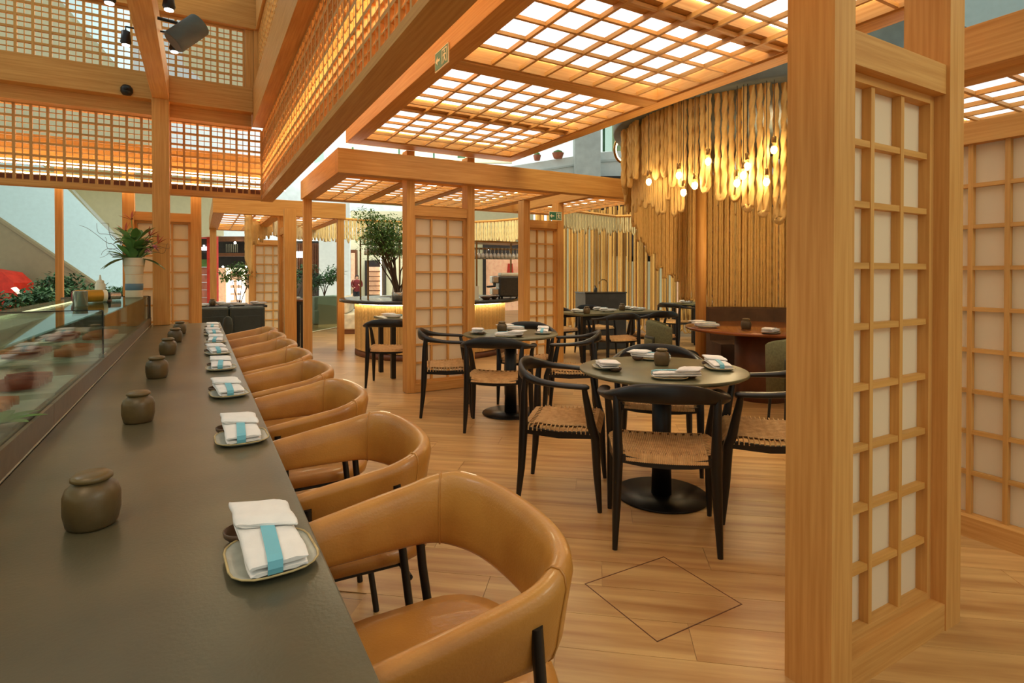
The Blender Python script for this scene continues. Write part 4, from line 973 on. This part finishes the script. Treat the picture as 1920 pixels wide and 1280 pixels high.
for (x0, x1, y0, y1, z, nx, lab, g) in ((2.34, 2.92, 8.68, 9.02, 1.78, 8, 'clear wine glass hanging in the left brass rack over the bar', 'glasses in the left rack'), (3.85, 4.7, 7.93, 8.32, 1.72, 12, 'clear wine glass hanging in the right brass rack over the bar', 'glasses in the right rack')):
    for i in range(nx):
        for j in range(4): glass_hang(x0+(x1-x0)*(i+.5)/nx, y0+(y1-y0)*j/3, z, lab, g)
t = thing('espresso_machine', 'black and chrome coffee machine on the bar', 'coffee machine', (4.33, 8.02, .9), math.radians(-20))
MB().bx(-.05, .36, -.2, .2, .03, .36).build('body', 'granite', t, bevel=.02); MB().bx(-.16, -.05, -.17, .17, .06, .16).build('drip_tray', 'steel', t, bevel=.01); MB().bx(-.16, -.04, -.17, .17, .25, .37).build('brew_head', 'steel', t, bevel=.02)
for a in (-.1, 0, .1): MB().tube([(-.1, a, .25), (-.1, a, .20), (-.22, a-.04, .19)], .014, 8).build('filter_handle', 'black_leg', t)
MB().bx(-.02, .33, -.17, .17, .362, .42).build('cup_tray', 'white_plastic', t, bevel=.02)
for a, b in ((.3, .15), (.3, -.15), (0, .15), (0, -.15)): MB().lathe([(.018, 0), (.02, .03)], (a, b, 0), 8).build('foot', 'black_leg', t)
t = thing('menu_stand', 'white upright card holder on the bar near the right rack', 'stand', (3.74, 7.72, .9), .3)
MB().bx(-.05, .05, -.03, .03, 0, .008).build('base', 'white_plastic', t); MB().bx(-.045, .045, -.012, .012, .008, .21).build('card', 'white_plastic', t)
for i, (x, y) in enumerate(((3.95, 7.75), (4.1, 7.82), (3.85, 7.62))):
    t = thing('stacked_bowl', 'low dark bowl on the bar top, %s' % ('left', 'right', 'front')[i], 'bowl', (x, y, .9)); MB().lathe([(.03, 0), (.08, .04), (.085, .05), (.08, .05), (.03, .01), (.001, .01)], n=16).build('bowl', 'dish', t)
t = thing('folded_cloth', 'striped folded towel hanging over a stand on the left bar top', 'cloth', (2.72, 8.45, .90), .3)
q = MB(); q.loft([[(a*.11, .05+.02*math.sin(a*4), z), (a*.11, -.05+.015*math.cos(a*5), z)][::1]+[(a*.09, -.03, z+.0), (a*.09, .03, z)] for a, z in ((1, 0), (.9, .1), (.7, .2), (.3, .24))]); 
MB().loft([rrect(.2, .1, .04, 0), rrect(.19, .09, .04, .1), rrect(.16, .07, .03, .2), rrect(.13, .05, .02, .22), rrect(.02, .01, .004, .225)]).build('cloth', 'sofa', t)
# multi-stemmed tree on the bar, behind the middle shoji screen
def foliage(q, c, R_, n, size, seed, flat=.7, droop=.2):
    r = random.Random(seed)
    for i in range(n):
        v = Vector((r.gauss(0, 1), r.gauss(0, 1), r.gauss(0, 1))); v.normalize(); v *= r.random()**.45
        p = (c[0]+v.x*R_[0], c[1]+v.y*R_[1], c[2]+v.z*R_[2]*1.0)
        leafblade(q, p, (r.uniform(-1, 1), r.uniform(-1, 1), r.uniform(-.5, .6)), size*r.uniform(.6, 1.2), size*.2, droop, 2)
TX, TY = 2.62, 8.12
t = thing('indoor_tree', 'slender many-stemmed green tree rising from the bar, left of the middle shoji screen', 'tree', (TX, TY, .9))
r = random.Random(11); tips = []; q = MB()
for i in range(17):
    a = r.uniform(0, 6.28); sp = r.uniform(.12, .55); hgt = r.uniform(.85, 1.25)
    P = [(TX+.03*math.cos(a), TY+.03*math.sin(a), .9)]
    for k in range(1, 7):
        u = k/6; P.append((TX+.02+sp*u**1.3*math.cos(a)+r.uniform(-.03, .03)-.16*u, TY+sp*u**1.3*math.sin(a)+r.uniform(-.03, .03), .9+hgt*u))
    q.tube(smoothed(P, 2), lambda u: .010*(1-.7*u)+.003, 6); tips.append(P[-1]); tips.append(P[-2])
    for k in (3, 4, 5):
        b = a+r.uniform(-1.2, 1.2); e = (P[k][0]+.16*math.cos(b), P[k][1]+.16*math.sin(b), P[k][2]+.2); q.tube([P[k], e], [.006, .002], 5); tips.append(e)
q.build('stems', 'bark', t, world=True, label='brown slender stems')
q = MB()
for i, p in enumerate(tips): foliage(q, (p[0], p[1], p[2]+.05), (.20, .20, .12), 62, .06, i)
q.build('foliage', 'leaf', t, world=True, kind='stuff')
t = thing('tree_pot', 'small steel tub holding the tree and bottles on the bar', 'pot', (TX, TY, .9))
def bush(label, x, y, z, w, h, n, seed, m='leaf_dark', pot=None, size=.09, cat='plant', name='potted_shrub', group=None, stems=5):
    t = thing(name, label, cat, (x, y, z), group=group); r = random.Random(seed); q = MB(); lf = MB()
    z0 = pot[1] if pot else 0
    if pot: MB().bx(-pot[0]/2, pot[0]/2, -pot[0]/2, pot[0]/2, 0, pot[1]).build('planter', pot[2], t, bevel=.01)
    for i in range(stems):
        a = r.uniform(0, 6.28); e = (w*.33*math.cos(a), w*.33*math.sin(a), z0+h*r.uniform(.5, .9)); q.tube(smoothed([(0, 0, z0-.01), (e[0]*.3, e[1]*.3, z0+h*.3), e], 2), [.012, .011, .009, .007, .005], 5)
        foliage(lf, e, (w*.32, w*.32, h*.20), n//stems, size, seed*10+i)
    q.build('stems', 'bark', t); lf.build('foliage', m, t, kind='stuff'); return t
tree_pot = t
MB().lathe([(.06, 0), (.085, .0), (.095, .12), (.09, .125), (.02, .1)], n=16).build('tub', 'steel', t)

# glass screen, planters, sofa
t = thing('glass_partition', 'clear glass barrier with black edge post in front of the potted shrubs', 'glass barrier', (1.62, 11.9, 0))
a, b = Vector(vp(539, 11.4)+(0,)), Vector(vp(634, 13.5)+(0,)); dn = (b-a).normalized(); nn = Vector((-dn.y, dn.x, 0))*.006
MB().add([tuple(a-nn), tuple(b-nn), tuple(b+nn), tuple(a+nn)]+[tuple(p+Vector((0, 0, .80))) for p in (a-nn, b-nn, b+nn, a+nn)], [(0, 3, 2, 1), (4, 5, 6, 7), (0, 1, 5, 4), (1, 2, 6, 5), (2, 3, 7, 6), (3, 0, 4, 7)]).build('glass_pane', 'green_glass', t, world=True)
MB().bx(a.x-.02, a.x+.02, a.y-.02, a.y+.02, 0, 1.36).build('edge_post', 'black_leg', t, world=True)
MB().tube([tuple(a+Vector((0, 0, .01))), tuple(b+Vector((0, 0, .01)))], .014, 4, smooth=False).build('base_channel', 'white_plastic', t, world=True)
x, y = vp(556, 14.2); bush('leafy green shrub in a dark planter behind the glass barrier, left', x, y, 0, .9, .95, 900, 3, pot=(.55, .62, 'dark_leather'), size=.11)
x, y = vp(608, 14.6); bush('leafy shrub in a tall dark planter behind the glass, right of the pergola post', x, y, 0, .85, .80, 900, 4, pot=(.6, .72, 'dark_leather'), size=.11)
x, y = vp(590, 16.2); bush('low green shrub at the far end behind the glass barrier', x, y, 0, .6, .8, 400, 14, pot=(.4, .4, 'dark_leather'), size=.10)
x, y = vp(548, 13.0)
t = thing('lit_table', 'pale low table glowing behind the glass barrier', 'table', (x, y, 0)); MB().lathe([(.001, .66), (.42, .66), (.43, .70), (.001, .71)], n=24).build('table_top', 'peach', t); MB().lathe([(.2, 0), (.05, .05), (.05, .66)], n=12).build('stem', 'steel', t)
x, y = vp(652, 12.3)
t = thing('sofa', 'cream upholstered sofa end right of the glass barrier', 'sofa', (x, y, 0), -.35)
MB().bx(-.18, .22, -.35, .9, .10, .44).build('seat', 'sofa', t, bevel=.03); MB().bx(-.16, .04, -.33, .9, .44, .80).build('backrest', 'sofa', t, bevel=.05); MB().bx(-.16, .18, -.32, .88, 0, .10).build('plinth', 'brown_wood', t)
# booths at the back left
for i, (x0, x1, y0, lab) in enumerate(((-.15, .375, 8.75, 'dark leather booth back left of the other, behind the counter end'), (.37, .84, 8.75, 'dark leather booth back on the right, behind the farthest bar chairs'))):
    t = thing('booth_bench', lab, 'bench', ((x0+x1)/2, y0, 0), group='dark booth benches')
    box('backrest', 'dark_leather', x0, x1-.006, y0, y0+.12, .12, .83, t, bevel=.03); box('seat', 'dark_leather', x0+.01, x1-.02, y0+.12, y0+.6, .12, .45, t, bevel=.03); box('back_panel', 'dark_leather', x0+.06, x1-.07, y0-.012, y0-.001, .16, .70, t, bevel=.004); box('plinth', 'black_leg', x0+.04, x1-.05, y0+.02, y0+.55, 0, .12, t)
leg_table('dark table of the back booths, set with plates and napkins', -.1, .95, 9.6, 10.2, m='dark_metal', z=.80)
for i, (x, y) in enumerate(((.02, 9.75), (.35, 9.95), (.55, 9.7), (.85, 9.85))):
    s_ = ('leftmost', 'second', 'third', 'rightmost')[i]; put(P0, 'p', x, y, .801, 1.5, '%s plate on the booth table at the back left' % s_, 'plates on the booth table'); put(N0, 'n', x, y, .817, 1.4+i*.1, '%s napkin on the booth table at the back left' % s_, 'napkins on the booth table')
jar(.18, 9.9, .801, 'dark jar on the booth table at the back left')
t = thing('bar_stool', 'small dark rounded chair back rising before the dark booth', 'chair', (.33, 8.25, 0))
MB().loft([[(.055*s1*math.cos(2*PI*k/12), .02*math.sin(2*PI*k/12), z) for k in range(12)] for z, s1 in ((.45, .7), (.52, 1), (.62, 1.15), (.70, .95), (.73, .4))]).build('backrest', 'dark_leather', t)
MB().lathe([(.001, .40), (.17, .40), (.18, .44), (.16, .46), (.001, .46)], (0, .17, 0), 16).build('seat', 'dark_leather', t)
for a, b in ((.1, .08), (-.1, .08), (.1, .27), (-.1, .27)): MB().tube([(a*1.2, b, 0), (a, b, .41)], .009, 6).build('leg', 'black_leg', t)
leg_table('tall dark table at the foot of the distant edge-on shoji screen', 1.32, 1.62, 10.0, 10.6, m='brown_wood', z=.86)
put(P0, 'p', 1.42, 10.2, .861, 1.4, 'lone plate on the tall dark table by the distant screen', None); put(N0, 'n', 1.42, 10.2, .877, 1.4, 'lone napkin on the tall dark table by the distant screen', None)
x, y = vp(448, 12.0)
bush('bushy green plant behind the dark booth benches', x, y, 0, .75, 1.0, 900, 5, m='leaf', pot=(.4, .5, 'dark_leather'), size=.10)
# sink cabinet
t = thing('sink_cabinet', 'dark grey boxy sink cabinet with brass tap before the rope wall', 'cabinet', (6.2, 7.75, 0), math.radians(-16))
MB().bx(-.38, .38, -.25, .25, 0, .965).build('body', 'sink', t, bevel=.004); MB().bx(-.39, .39, -.26, .26, .967, .985).build('top', 'granite', t)
MB().tube(smoothed([(.15, .05, .985), (.15, .05, 1.14), (.12, .05, 1.19), (.05, .04, 1.20), (.0, .04, 1.17), (-.01, .04, 1.12)], 4), .009, 8).build('tap', 'brass', t)
t2 = thing('soap_bottle', 'small black soap dispenser on the sink cabinet', 'bottle', (6.08, 7.74, .985)); MB().lathe([(.03, 0), (.03, .07), (.01, .08), (.008, .11)], n=12).build('bottle', 'black_leg', t2); MB().tube([(0, 0, .105), (-.035, 0, .105)], .006, 6).build('nozzle', 'black_leg', t2)

# ================================================================ PLANTING, RED STALL LEFT
for i, (px, d, w, h, s_) in enumerate(((12, 8.0, .62, .62, 'leftmost'), (88, 8.6, .55, .62, 'second'), (134, 9.0, .5, .55, 'third'), (150, 10.8, .8, .8, 'fourth, taller'), (214, 10.6, .6, .55, 'rightmost'))):
    x, y = vp(px, d); bush('%s feathery green shrub behind the sushi case' % s_, x, y, .421, w*1.5, h*1.1, 1500, 30+i, pot=None, size=.10, name='green_shrub', group='shrubs behind the sushi case')
t = thing('planter_box', 'long dark planter behind the sushi case under the shrubs', 'planter', (-2.4, 8.3, 0))
a, b = vp(-120, 8.6), vp(250, 10.0)
q = MB(); dn = Vector((b[0]-a[0], b[1]-a[1], 0)).normalized(); nn = Vector((-dn.y, dn.x, 0))
P = [Vector(a+(0,))-nn*.5, Vector(b+(0,))-nn*.5, Vector(b+(0,))+nn*1.2, Vector(a+(0,))+nn*1.2]
q.add([tuple(p) for p in P]+[(p.x, p.y, .42) for p in P], [(0, 3, 2, 1), (4, 5, 6, 7), (0, 1, 5, 4), (1, 2, 6, 5), (2, 3, 7, 6), (3, 0, 4, 7)]); q.build('box', 'dark_leather', t, world=True)
t = mall('market_stall', 'red covered stall glowing behind the leftmost shrubs', 'stall', 40, 12, 0)
polyslab('red', [(-60, 500), (4, 510), (26, 530), (26, 546), (-60, 546)], 12.2, .5, name='awning', parent=t)
polyslab('red', rect(-60, 546, 50, 610), 12.1, .3, name='counter_front', parent=t); polyslab('red', [(61, 560), (72, 568), (88, 566), (100, 580), (100, 610), (61, 610)], 12.0, .3, name='counter_side', parent=t)
polyslab('wood_z', rect(54, 553, 62, 612), 11.9, .15, name='post', parent=t); polyslab('shop_glow', [(20, 540), (26, 538), (50, 560), (46, 564)], 11.95, .06, name='light_strip', parent=t)
polyslab('napkin', [(66, 562), (88, 566), (76, 574)], 11.95, .04, name='cloth', parent=t)

# ================================================================ THINGS ON THE CASE
t = thing('flower_vase', 'tall cream vase with a blue band holding tropical flowers, by the thick post', 'vase', (-.56, 6.62, 1.0635))
MB().lathe([(.001, 0), (.073, 0), (.075, .004), (.073, .07), (.0735, .17), (.076, .24), (.098, .39), (.090, .39), (.07, .24), (.001, .2)], n=28).build('body', 'ceramic', t)
MB().lathe([(.0745, .07), (.0755, .071), (.0765, .135), (.0755, .136)], n=28).build('band', 'blue_band', t)
for z_, r_ in ((.225, .0765), (.31, .0885)): MB().lathe([(r_, z_), (r_+.0012, z_+.001), (r_, z_+.003)], n=28).build('groove', 'wood_z', t)
V0 = (-.56, 6.62, 1.0635); r = random.Random(5)
def onvase(name, label, cat, grp=None): return thing(name, label, cat, (V0[0], V0[1], V0[2]+.386), group=grp)
f = onvase('monstera_leaves', 'broad dark green leaves spreading from the vase rim', 'leaves'); 
for k in range(60):
    a = r.uniform(0, 6.28); q = MB(); e = r.uniform(.1, 2.2); leafblade(q, (.04*math.cos(a), .04*math.sin(a), .09*(k % 3)), (math.cos(a), math.sin(a), e*.9), r.uniform(.17, .27), r.uniform(.026, .046), .3, 6); q.build('leaf', 'leaf', f)
for a in (3.1, 3.5, 2.7, .2, -.3, .5):
    q = MB(); leafblade(q, (.05*math.cos(a), .05*math.sin(a), 0), (math.cos(a), math.sin(a)*.5, .1), .22, .055, .6, 6); q.build('leaf', 'leaf', f)
for k in range(4):
    f = onvase('bird_flower', 'orange-red pointed flower on a tall stem in the vase, %s' % ('highest', 'right', 'left', 'lowest, at the right')[k], 'flower', 'pointed flowers in the vase')
    ex, ez = ((-.02, .40), (.13, .24), (-.07, .28), (.2, .17))[k]; MB().tube(smoothed([(0, 0, -.05), (ex*.4, .01, ez*.5), (ex, 0, ez)], 3), .004, 6).build('stem', 'leaf', f)
    q = MB()
    for j in range(6): leafblade(q, (ex, 0, ez-.02), (math.cos(j*1.05)*.5+(.5 if ex > 0 else -.2), .3*math.sin(j), .8-.15*j), .12, .010, .1, 4)
    q.build('petals', 'orange_petal', f)
for k in range(3):
    f = onvase('lily_flower', 'pink ragged blossom on the right side of the vase, %s' % ('upper', 'middle', 'lower')[k], 'flower', 'pink blossoms in the vase')
    ex, ez = ((.12, .16), (.17, .11), (.11, .09))[k]; MB().tube([(0, 0, -.05), (ex, -.02, ez)], .004, 6).build('stem', 'leaf', f)
    q = MB()
    for j in range(16): leafblade(q, (ex, -.02, ez), (r.uniform(-1, 1), r.uniform(-1, 1), r.uniform(-.4, 1)), .055, .010, .3, 3)
    q.build('petals', 'pink', f)
f = onvase('pale_flower_spike', 'pale knobbly flower spike rising in the middle of the vase', 'flower'); MB().tube([(0, .02, -.05), (-.01, .02, .12)], .006, 6).build('stem', 'leaf', f)
q = MB()
for j in range(60): leafblade(q, (-.01+r.uniform(-.03, .03), .02+r.uniform(-.03, .03), .08+.2*j/60), (r.uniform(-1, 1), r.uniform(-1, 1), .6), .03, .008, .2, 2)
q.build('petals', 'ceramic', f)
for k in range(9):
    f = onvase('curly_twig', 'curling bare twig reaching left out of the vase' if k < 7 else 'short curling bare twig on the right side of the vase', 'twig', 'curly twigs on the left of the vase' if k < 7 else 'curly twigs on the right of the vase')
    a = r.uniform(2.2, 4.0) if k < 7 else r.uniform(-.5, .5); L = r.uniform(.25, .42); e = r.uniform(.35, 1.3); P = []
    for j in range(10):
        u = j/9; P.append((L*u*math.cos(a)+.03*math.sin(u*9+k), L*u*math.sin(a)*.4+.02*math.cos(u*8+k), L*e*u-(.10*u*u if k % 3 == 0 else 0)+.03*math.sin(u*11+k*2)))
    MB().tube(smoothed(P, 3), lambda u: .0035*(1-.6*u), 5).build('stem', 'twig', f)
t = thing('squeeze_bottle', 'white squeeze bottle with pointed cap on the glass case, left of the vase', 'bottle', (-.83, 6.6, 1.0635)); MB().lathe([(.001, 0), (.04, 0), (.042, .01), (.042, .13), (.03, .15)], n=16).build('body', 'white_plastic', t); MB().lathe([(.032, .15), (.032, .165), (.012, .175), (.006, .22), (.001, .222)], n=14).build('cap', 'white_plastic', t); MB().lathe([(.02, .0), (.02, .05)], (.07, .02, 0), 8).build('red_tip', 'red', t)
t = thing('steel_canister', 'open steel canister standing on top of the glass case', 'canister', (-.73, 4.9, 1.0635)); MB().lathe([(.001, 0), (.043, 0), (.043, .105), (.046, .108), (.041, .108), (.040, .01), (.001, .01)], n=24).build('body', 'steel', t)
t = thing('round_tin', 'gold labelled tin lying on its side on the glass case', 'tin', (-.78, 5.60, 1.0635), .4); q = MB(); q.tube([(-.09, 0, .05), (.09, 0, .05)], .05, 20); q.build('body', 'gold_tin', t); MB().tube([(.0905, 0, .05), (.12, 0, .05)], .046, 20).build('cap', 'white_plastic', t); MB().tube([(-.105, 0, .05), (-.0905, 0, .05)], .046, 20).build('lid', 'red_dark', t)
t = thing('film_roll', 'small silver roll lying right of the gold tin', 'roll', (-.72, 6.02, 1.0635), .4); MB().tube([(-.09, 0, .034), (.11, 0, .034)], .033, 14).build('body', 'steel', t); MB().tube([(-.02, 0, .034), (.03, 0, .034)], .0345, 14).build('dark_band', 'black_leg', t)

# ================================================================ LAMPS, SPEAKER, CAMERA, SIGNS
for i, (x, y, z, s_) in enumerate(((-.52, 4.62, 3.13, 'upper left'), (-.17, 4.46, 3.10, 'upper right'), (-.52, 5.6, 3.2, 'lower left'), (-.17, 5.45, 3.16, 'lower right'))):
    b = thing('spotlight', 'small black spotlight clamped to the beam over the counter, %s of four' % s_, 'spotlight', (x, y, z), group='spotlights on the beam')
    MB().lathe([(.030, .0), (.040, .02), (.034, .06), (.032, .11), (.012, .12)], n=16).build('housing', 'black_leg', b)
    MB().lathe([(.001, .012), (.026, .006), (.028, -.006), (.001, -.012)], n=16).build('lens', 'spot_glow', b)
    sx = .1 if x < -.3 else -.1
    MB().tube([(0, 0, .115), (0, 0, .15), (sx, 0, .15)], .008, 6).build('bracket', 'black_leg', b)
t = thing('hanging_speaker', 'dark grey cylindrical speaker tilted beside the overhead beam', 'speaker', (-.13, 4.9, 3.13))
q = MB(); a = Vector((-.03, 0, -.09)); c = Vector((.15, .03, .10)); q.tube([tuple(a), tuple(a+(c-a)*.04), tuple(a+(c-a)*.96), tuple(c)], [.080, .085, .085, .078], 28); q.build('cabinet', 'drum', t); MB().tube([tuple(a-(c-a)*.006), tuple(a)], .072, 24).build('grille', 'black_leg', t); MB().tube([(.0, 0, .06), (-.13, .0, .07)], .012, 6).build('bracket', 'black_leg', t)
t = thing('security_camera', 'small rounded black camera fixed to the cross beam', 'camera', (-.645, 6.99, 3.205)); MB().lathe([(.001, -.055), (.035, -.05), (.055, -.02), (.055, .02), (.035, .05), (.001, .055)], n=18).build('housing', 'black_leg', t); MB().lathe([(.001, -.01), (.02, -.01), (.02, .01), (.001, .01)], (0, -.05, 0), 12).build('lens', 'dark_metal', t)
def exit_sign(label, loc, rz, w=.20, h=.11):
    """board in the local x-z plane, face towards -y: arrow to the left, running figure in a doorway"""
    t = thing('exit_sign', label, 'sign', loc, rz)
    MB().bx(-w/2, w/2, 0, .006, -h/2, h/2).build('board', 'sign_cream', t)
    MB().bx(-w/2+.006, w/2-.006, -.0015, -.0002, -h/2+.006, h/2-.006).build('green_field', 'exit_green', t)
    q = MB(); y0, y1 = -.003, -.0017; s_ = h/.11
    def tri(P): n = len(P); q.add([(x*s_, y0, z*s_) for x, z in P]+[(x*s_, y1, z*s_) for x, z in P], [tuple(range(n)), tuple(reversed(range(n, 2*n)))]+[(i, i+n, (i+1) % n+n, (i+1) % n) for i in range(n)])
    tri([(-.08, 0), (-.052, .026), (-.052, -.026)]); tri([(-.054, .007), (-.020, .007), (-.020, -.007), (-.054, -.007)])
    q.build('arrow', 'sign_cream', t); q = MB()
    tri([(.012, -.04), (.012, .04), (.082, .04), (.082, -.04), (.076, -.04), (.076, .034), (.018, .034), (.018, -.04)])
    q.build('doorway', 'sign_cream', t); q = MB()
    tri([(.046+.008*math.cos(k*PI/4), .024+.008*math.sin(k*PI/4)) for k in range(8)]); tri([(.038, .014), (.054, .012), (.050, -.010), (.040, -.010)]); tri([(.040, -.008), (.048, -.008), (.036, -.036), (.028, -.036)]); tri([(.044, -.008), (.052, -.008), (.066, -.034), (.058, -.036)]); tri([(.038, .012), (.040, .006), (.026, -.002), (.024, .004)]); tri([(.052, .012), (.052, .004), (.066, .0), (.068, .007)])
    q.build('running_figure', 'sign_cream', t)
    return t
exit_sign('exit sign with arrow and running figure on the side of the lit ceiling canopy', (1.300, 3.17, 2.615), -PI/2, .21, .12)
exit_sign('small green exit sign above the right-hand background shoji screen', (4.30, 6.36, 2.10), -.1, .20, .12)

# ================================================================ WALKING PERSON
def person(x, y, z, rz, s_=1.0):
    t = thing('person', 'person walking in a dark red jumper and dark trousers, carrying a pale shoulder bag', 'person', (x, y, z), rz)
    me = D.meshes.new('body'); J = {'pel': (0, 0, .92), 'wai': (0, 0, 1.06), 'che': (0, -.01, 1.28), 'neck': (0, 0, 1.43), 'head': (0, -.01, 1.50), 'crown': (0, -.01, 1.60),
         'hl': (.085, 0, .88), 'kl': (.10, -.08, .49), 'al': (.10, .04, .09), 'tl': (.11, -.10, .03), 'hr': (-.085, 0, .88), 'kr': (-.10, .0, .48), 'ar': (-.10, .12, .10), 'tr': (-.11, .02, .03),
         'sl': (.17, 0, 1.36), 'el': (.21, .02, 1.10), 'wl': (.10, -.18, 1.14), 'fl': (.05, -.24, 1.19), 'sr': (-.17, 0, 1.36), 'er': (-.23, .04, 1.10), 'wr': (-.15, -.14, 1.02), 'fr': (-.09, -.20, 1.04)}
    K = list(J); E = [('pel', 'wai'), ('wai', 'che'), ('che', 'neck'), ('neck', 'head'), ('head', 'crown'), ('pel', 'hl'), ('hl', 'kl'), ('kl', 'al'), ('al', 'tl'), ('pel', 'hr'), ('hr', 'kr'), ('kr', 'ar'), ('ar', 'tr'), ('che', 'sl'), ('sl', 'el'), ('el', 'wl'), ('wl', 'fl'), ('che', 'sr'), ('sr', 'er'), ('er', 'wr'), ('wr', 'fr')]
    me.from_pydata([J[k] for k in K], [(K.index(a), K.index(b)) for a, b in E], []); me.update()
    o = D.objects.new('body', me); C.objects.link(o); o.parent = t; me.materials.append(MATS['skin'])
    RAD = {'pel': .13, 'wai': .12, 'che': .145, 'neck': .055, 'head': .085, 'crown': .075, 'hl': .095, 'kl': .062, 'al': .042, 'tl': .038, 'hr': .095, 'kr': .062, 'ar': .042, 'tr': .038, 'sl': .07, 'el': .045, 'wl': .03, 'fl': .026, 'sr': .07, 'er': .045, 'wr': .03, 'fr': .026}
    md = o.modifiers.new('skin', 'SKIN'); L_ = me.skin_vertices[0].data if me.skin_vertices else None
    if L_ is None: L_ = me.attributes
    for i, k in enumerate(K):
        me.skin_vertices[0].data[i].radius = (RAD[k], RAD[k]*(.8 if k in ('che', 'wai', 'pel') else 1))
    me.skin_vertices[0].data[0].use_root = True
    o.modifiers.new('smooth', 'SUBSURF').levels = 1
    q = MB(); q.loft([[(a*math.cos(2*PI*k/14), b*math.sin(2*PI*k/14)-.01, z) for k in range(14)] for z, a, b in ((.84, .165, .14), (.92, .17, .145), (1.08, .15, .125), (1.25, .18, .14), (1.36, .19, .11), (1.42, .09, .07))])
    for sg in (1, -1):
        q.tube([(sg*.16, 0, 1.37), (sg*.215, .01, 1.24), (sg*.225, .03, 1.10)], [.065, .068, .058], 10); q.tube([(sg*.225, .03, 1.11), (sg*.16, -.1, 1.09+.03*sg), (sg*.12, -.16, 1.08+.045*sg)], [.058, .048, .042], 10)
    q.build('jumper', 'red_dark', t); q = MB()
    for sg, kk in ((1, -.08), (-1, 0)): q.tube([(sg*.08, 0, .92), (sg*.10, kk, .50), (sg*.10, kk+.11, .12)], [.11, .078, .062], 10)
    q.build('trousers', 'trousers', t); q = MB()
    q.loft([[(a*math.cos(2*PI*k/12), b*math.sin(2*PI*k/12)+c, z) for k in range(12)] for z, a, b, c in ((1.36, .10, .05, .06), (1.46, .10, .08, .04), (1.56, .095, .095, .02), (1.63, .07, .075, .005), (1.655, .02, .02, 0))]); q.build('hair', 'hair', t)
    MB().bx(-.30, -.20, -.12, .14, .74, 1.0).build('shoulder_bag', 'bag', t, bevel=.02); MB().tube([(-.25, -.1, 1.0), (-.17, 0, 1.43), (-.25, .12, 1.0)], .01, 6).build('strap', 'bag', t)
    for sg, kk in ((1, -.03), (-1, .08)): MB().bx(sg*.11-.045, sg*.11+.045, kk-.13, kk+.10, 0, .07).build('shoe', 'black_leg', t, bevel=.015)
    return t
x, y = vp(669, 26.8); person(x, y, -.36, math.radians(-10))
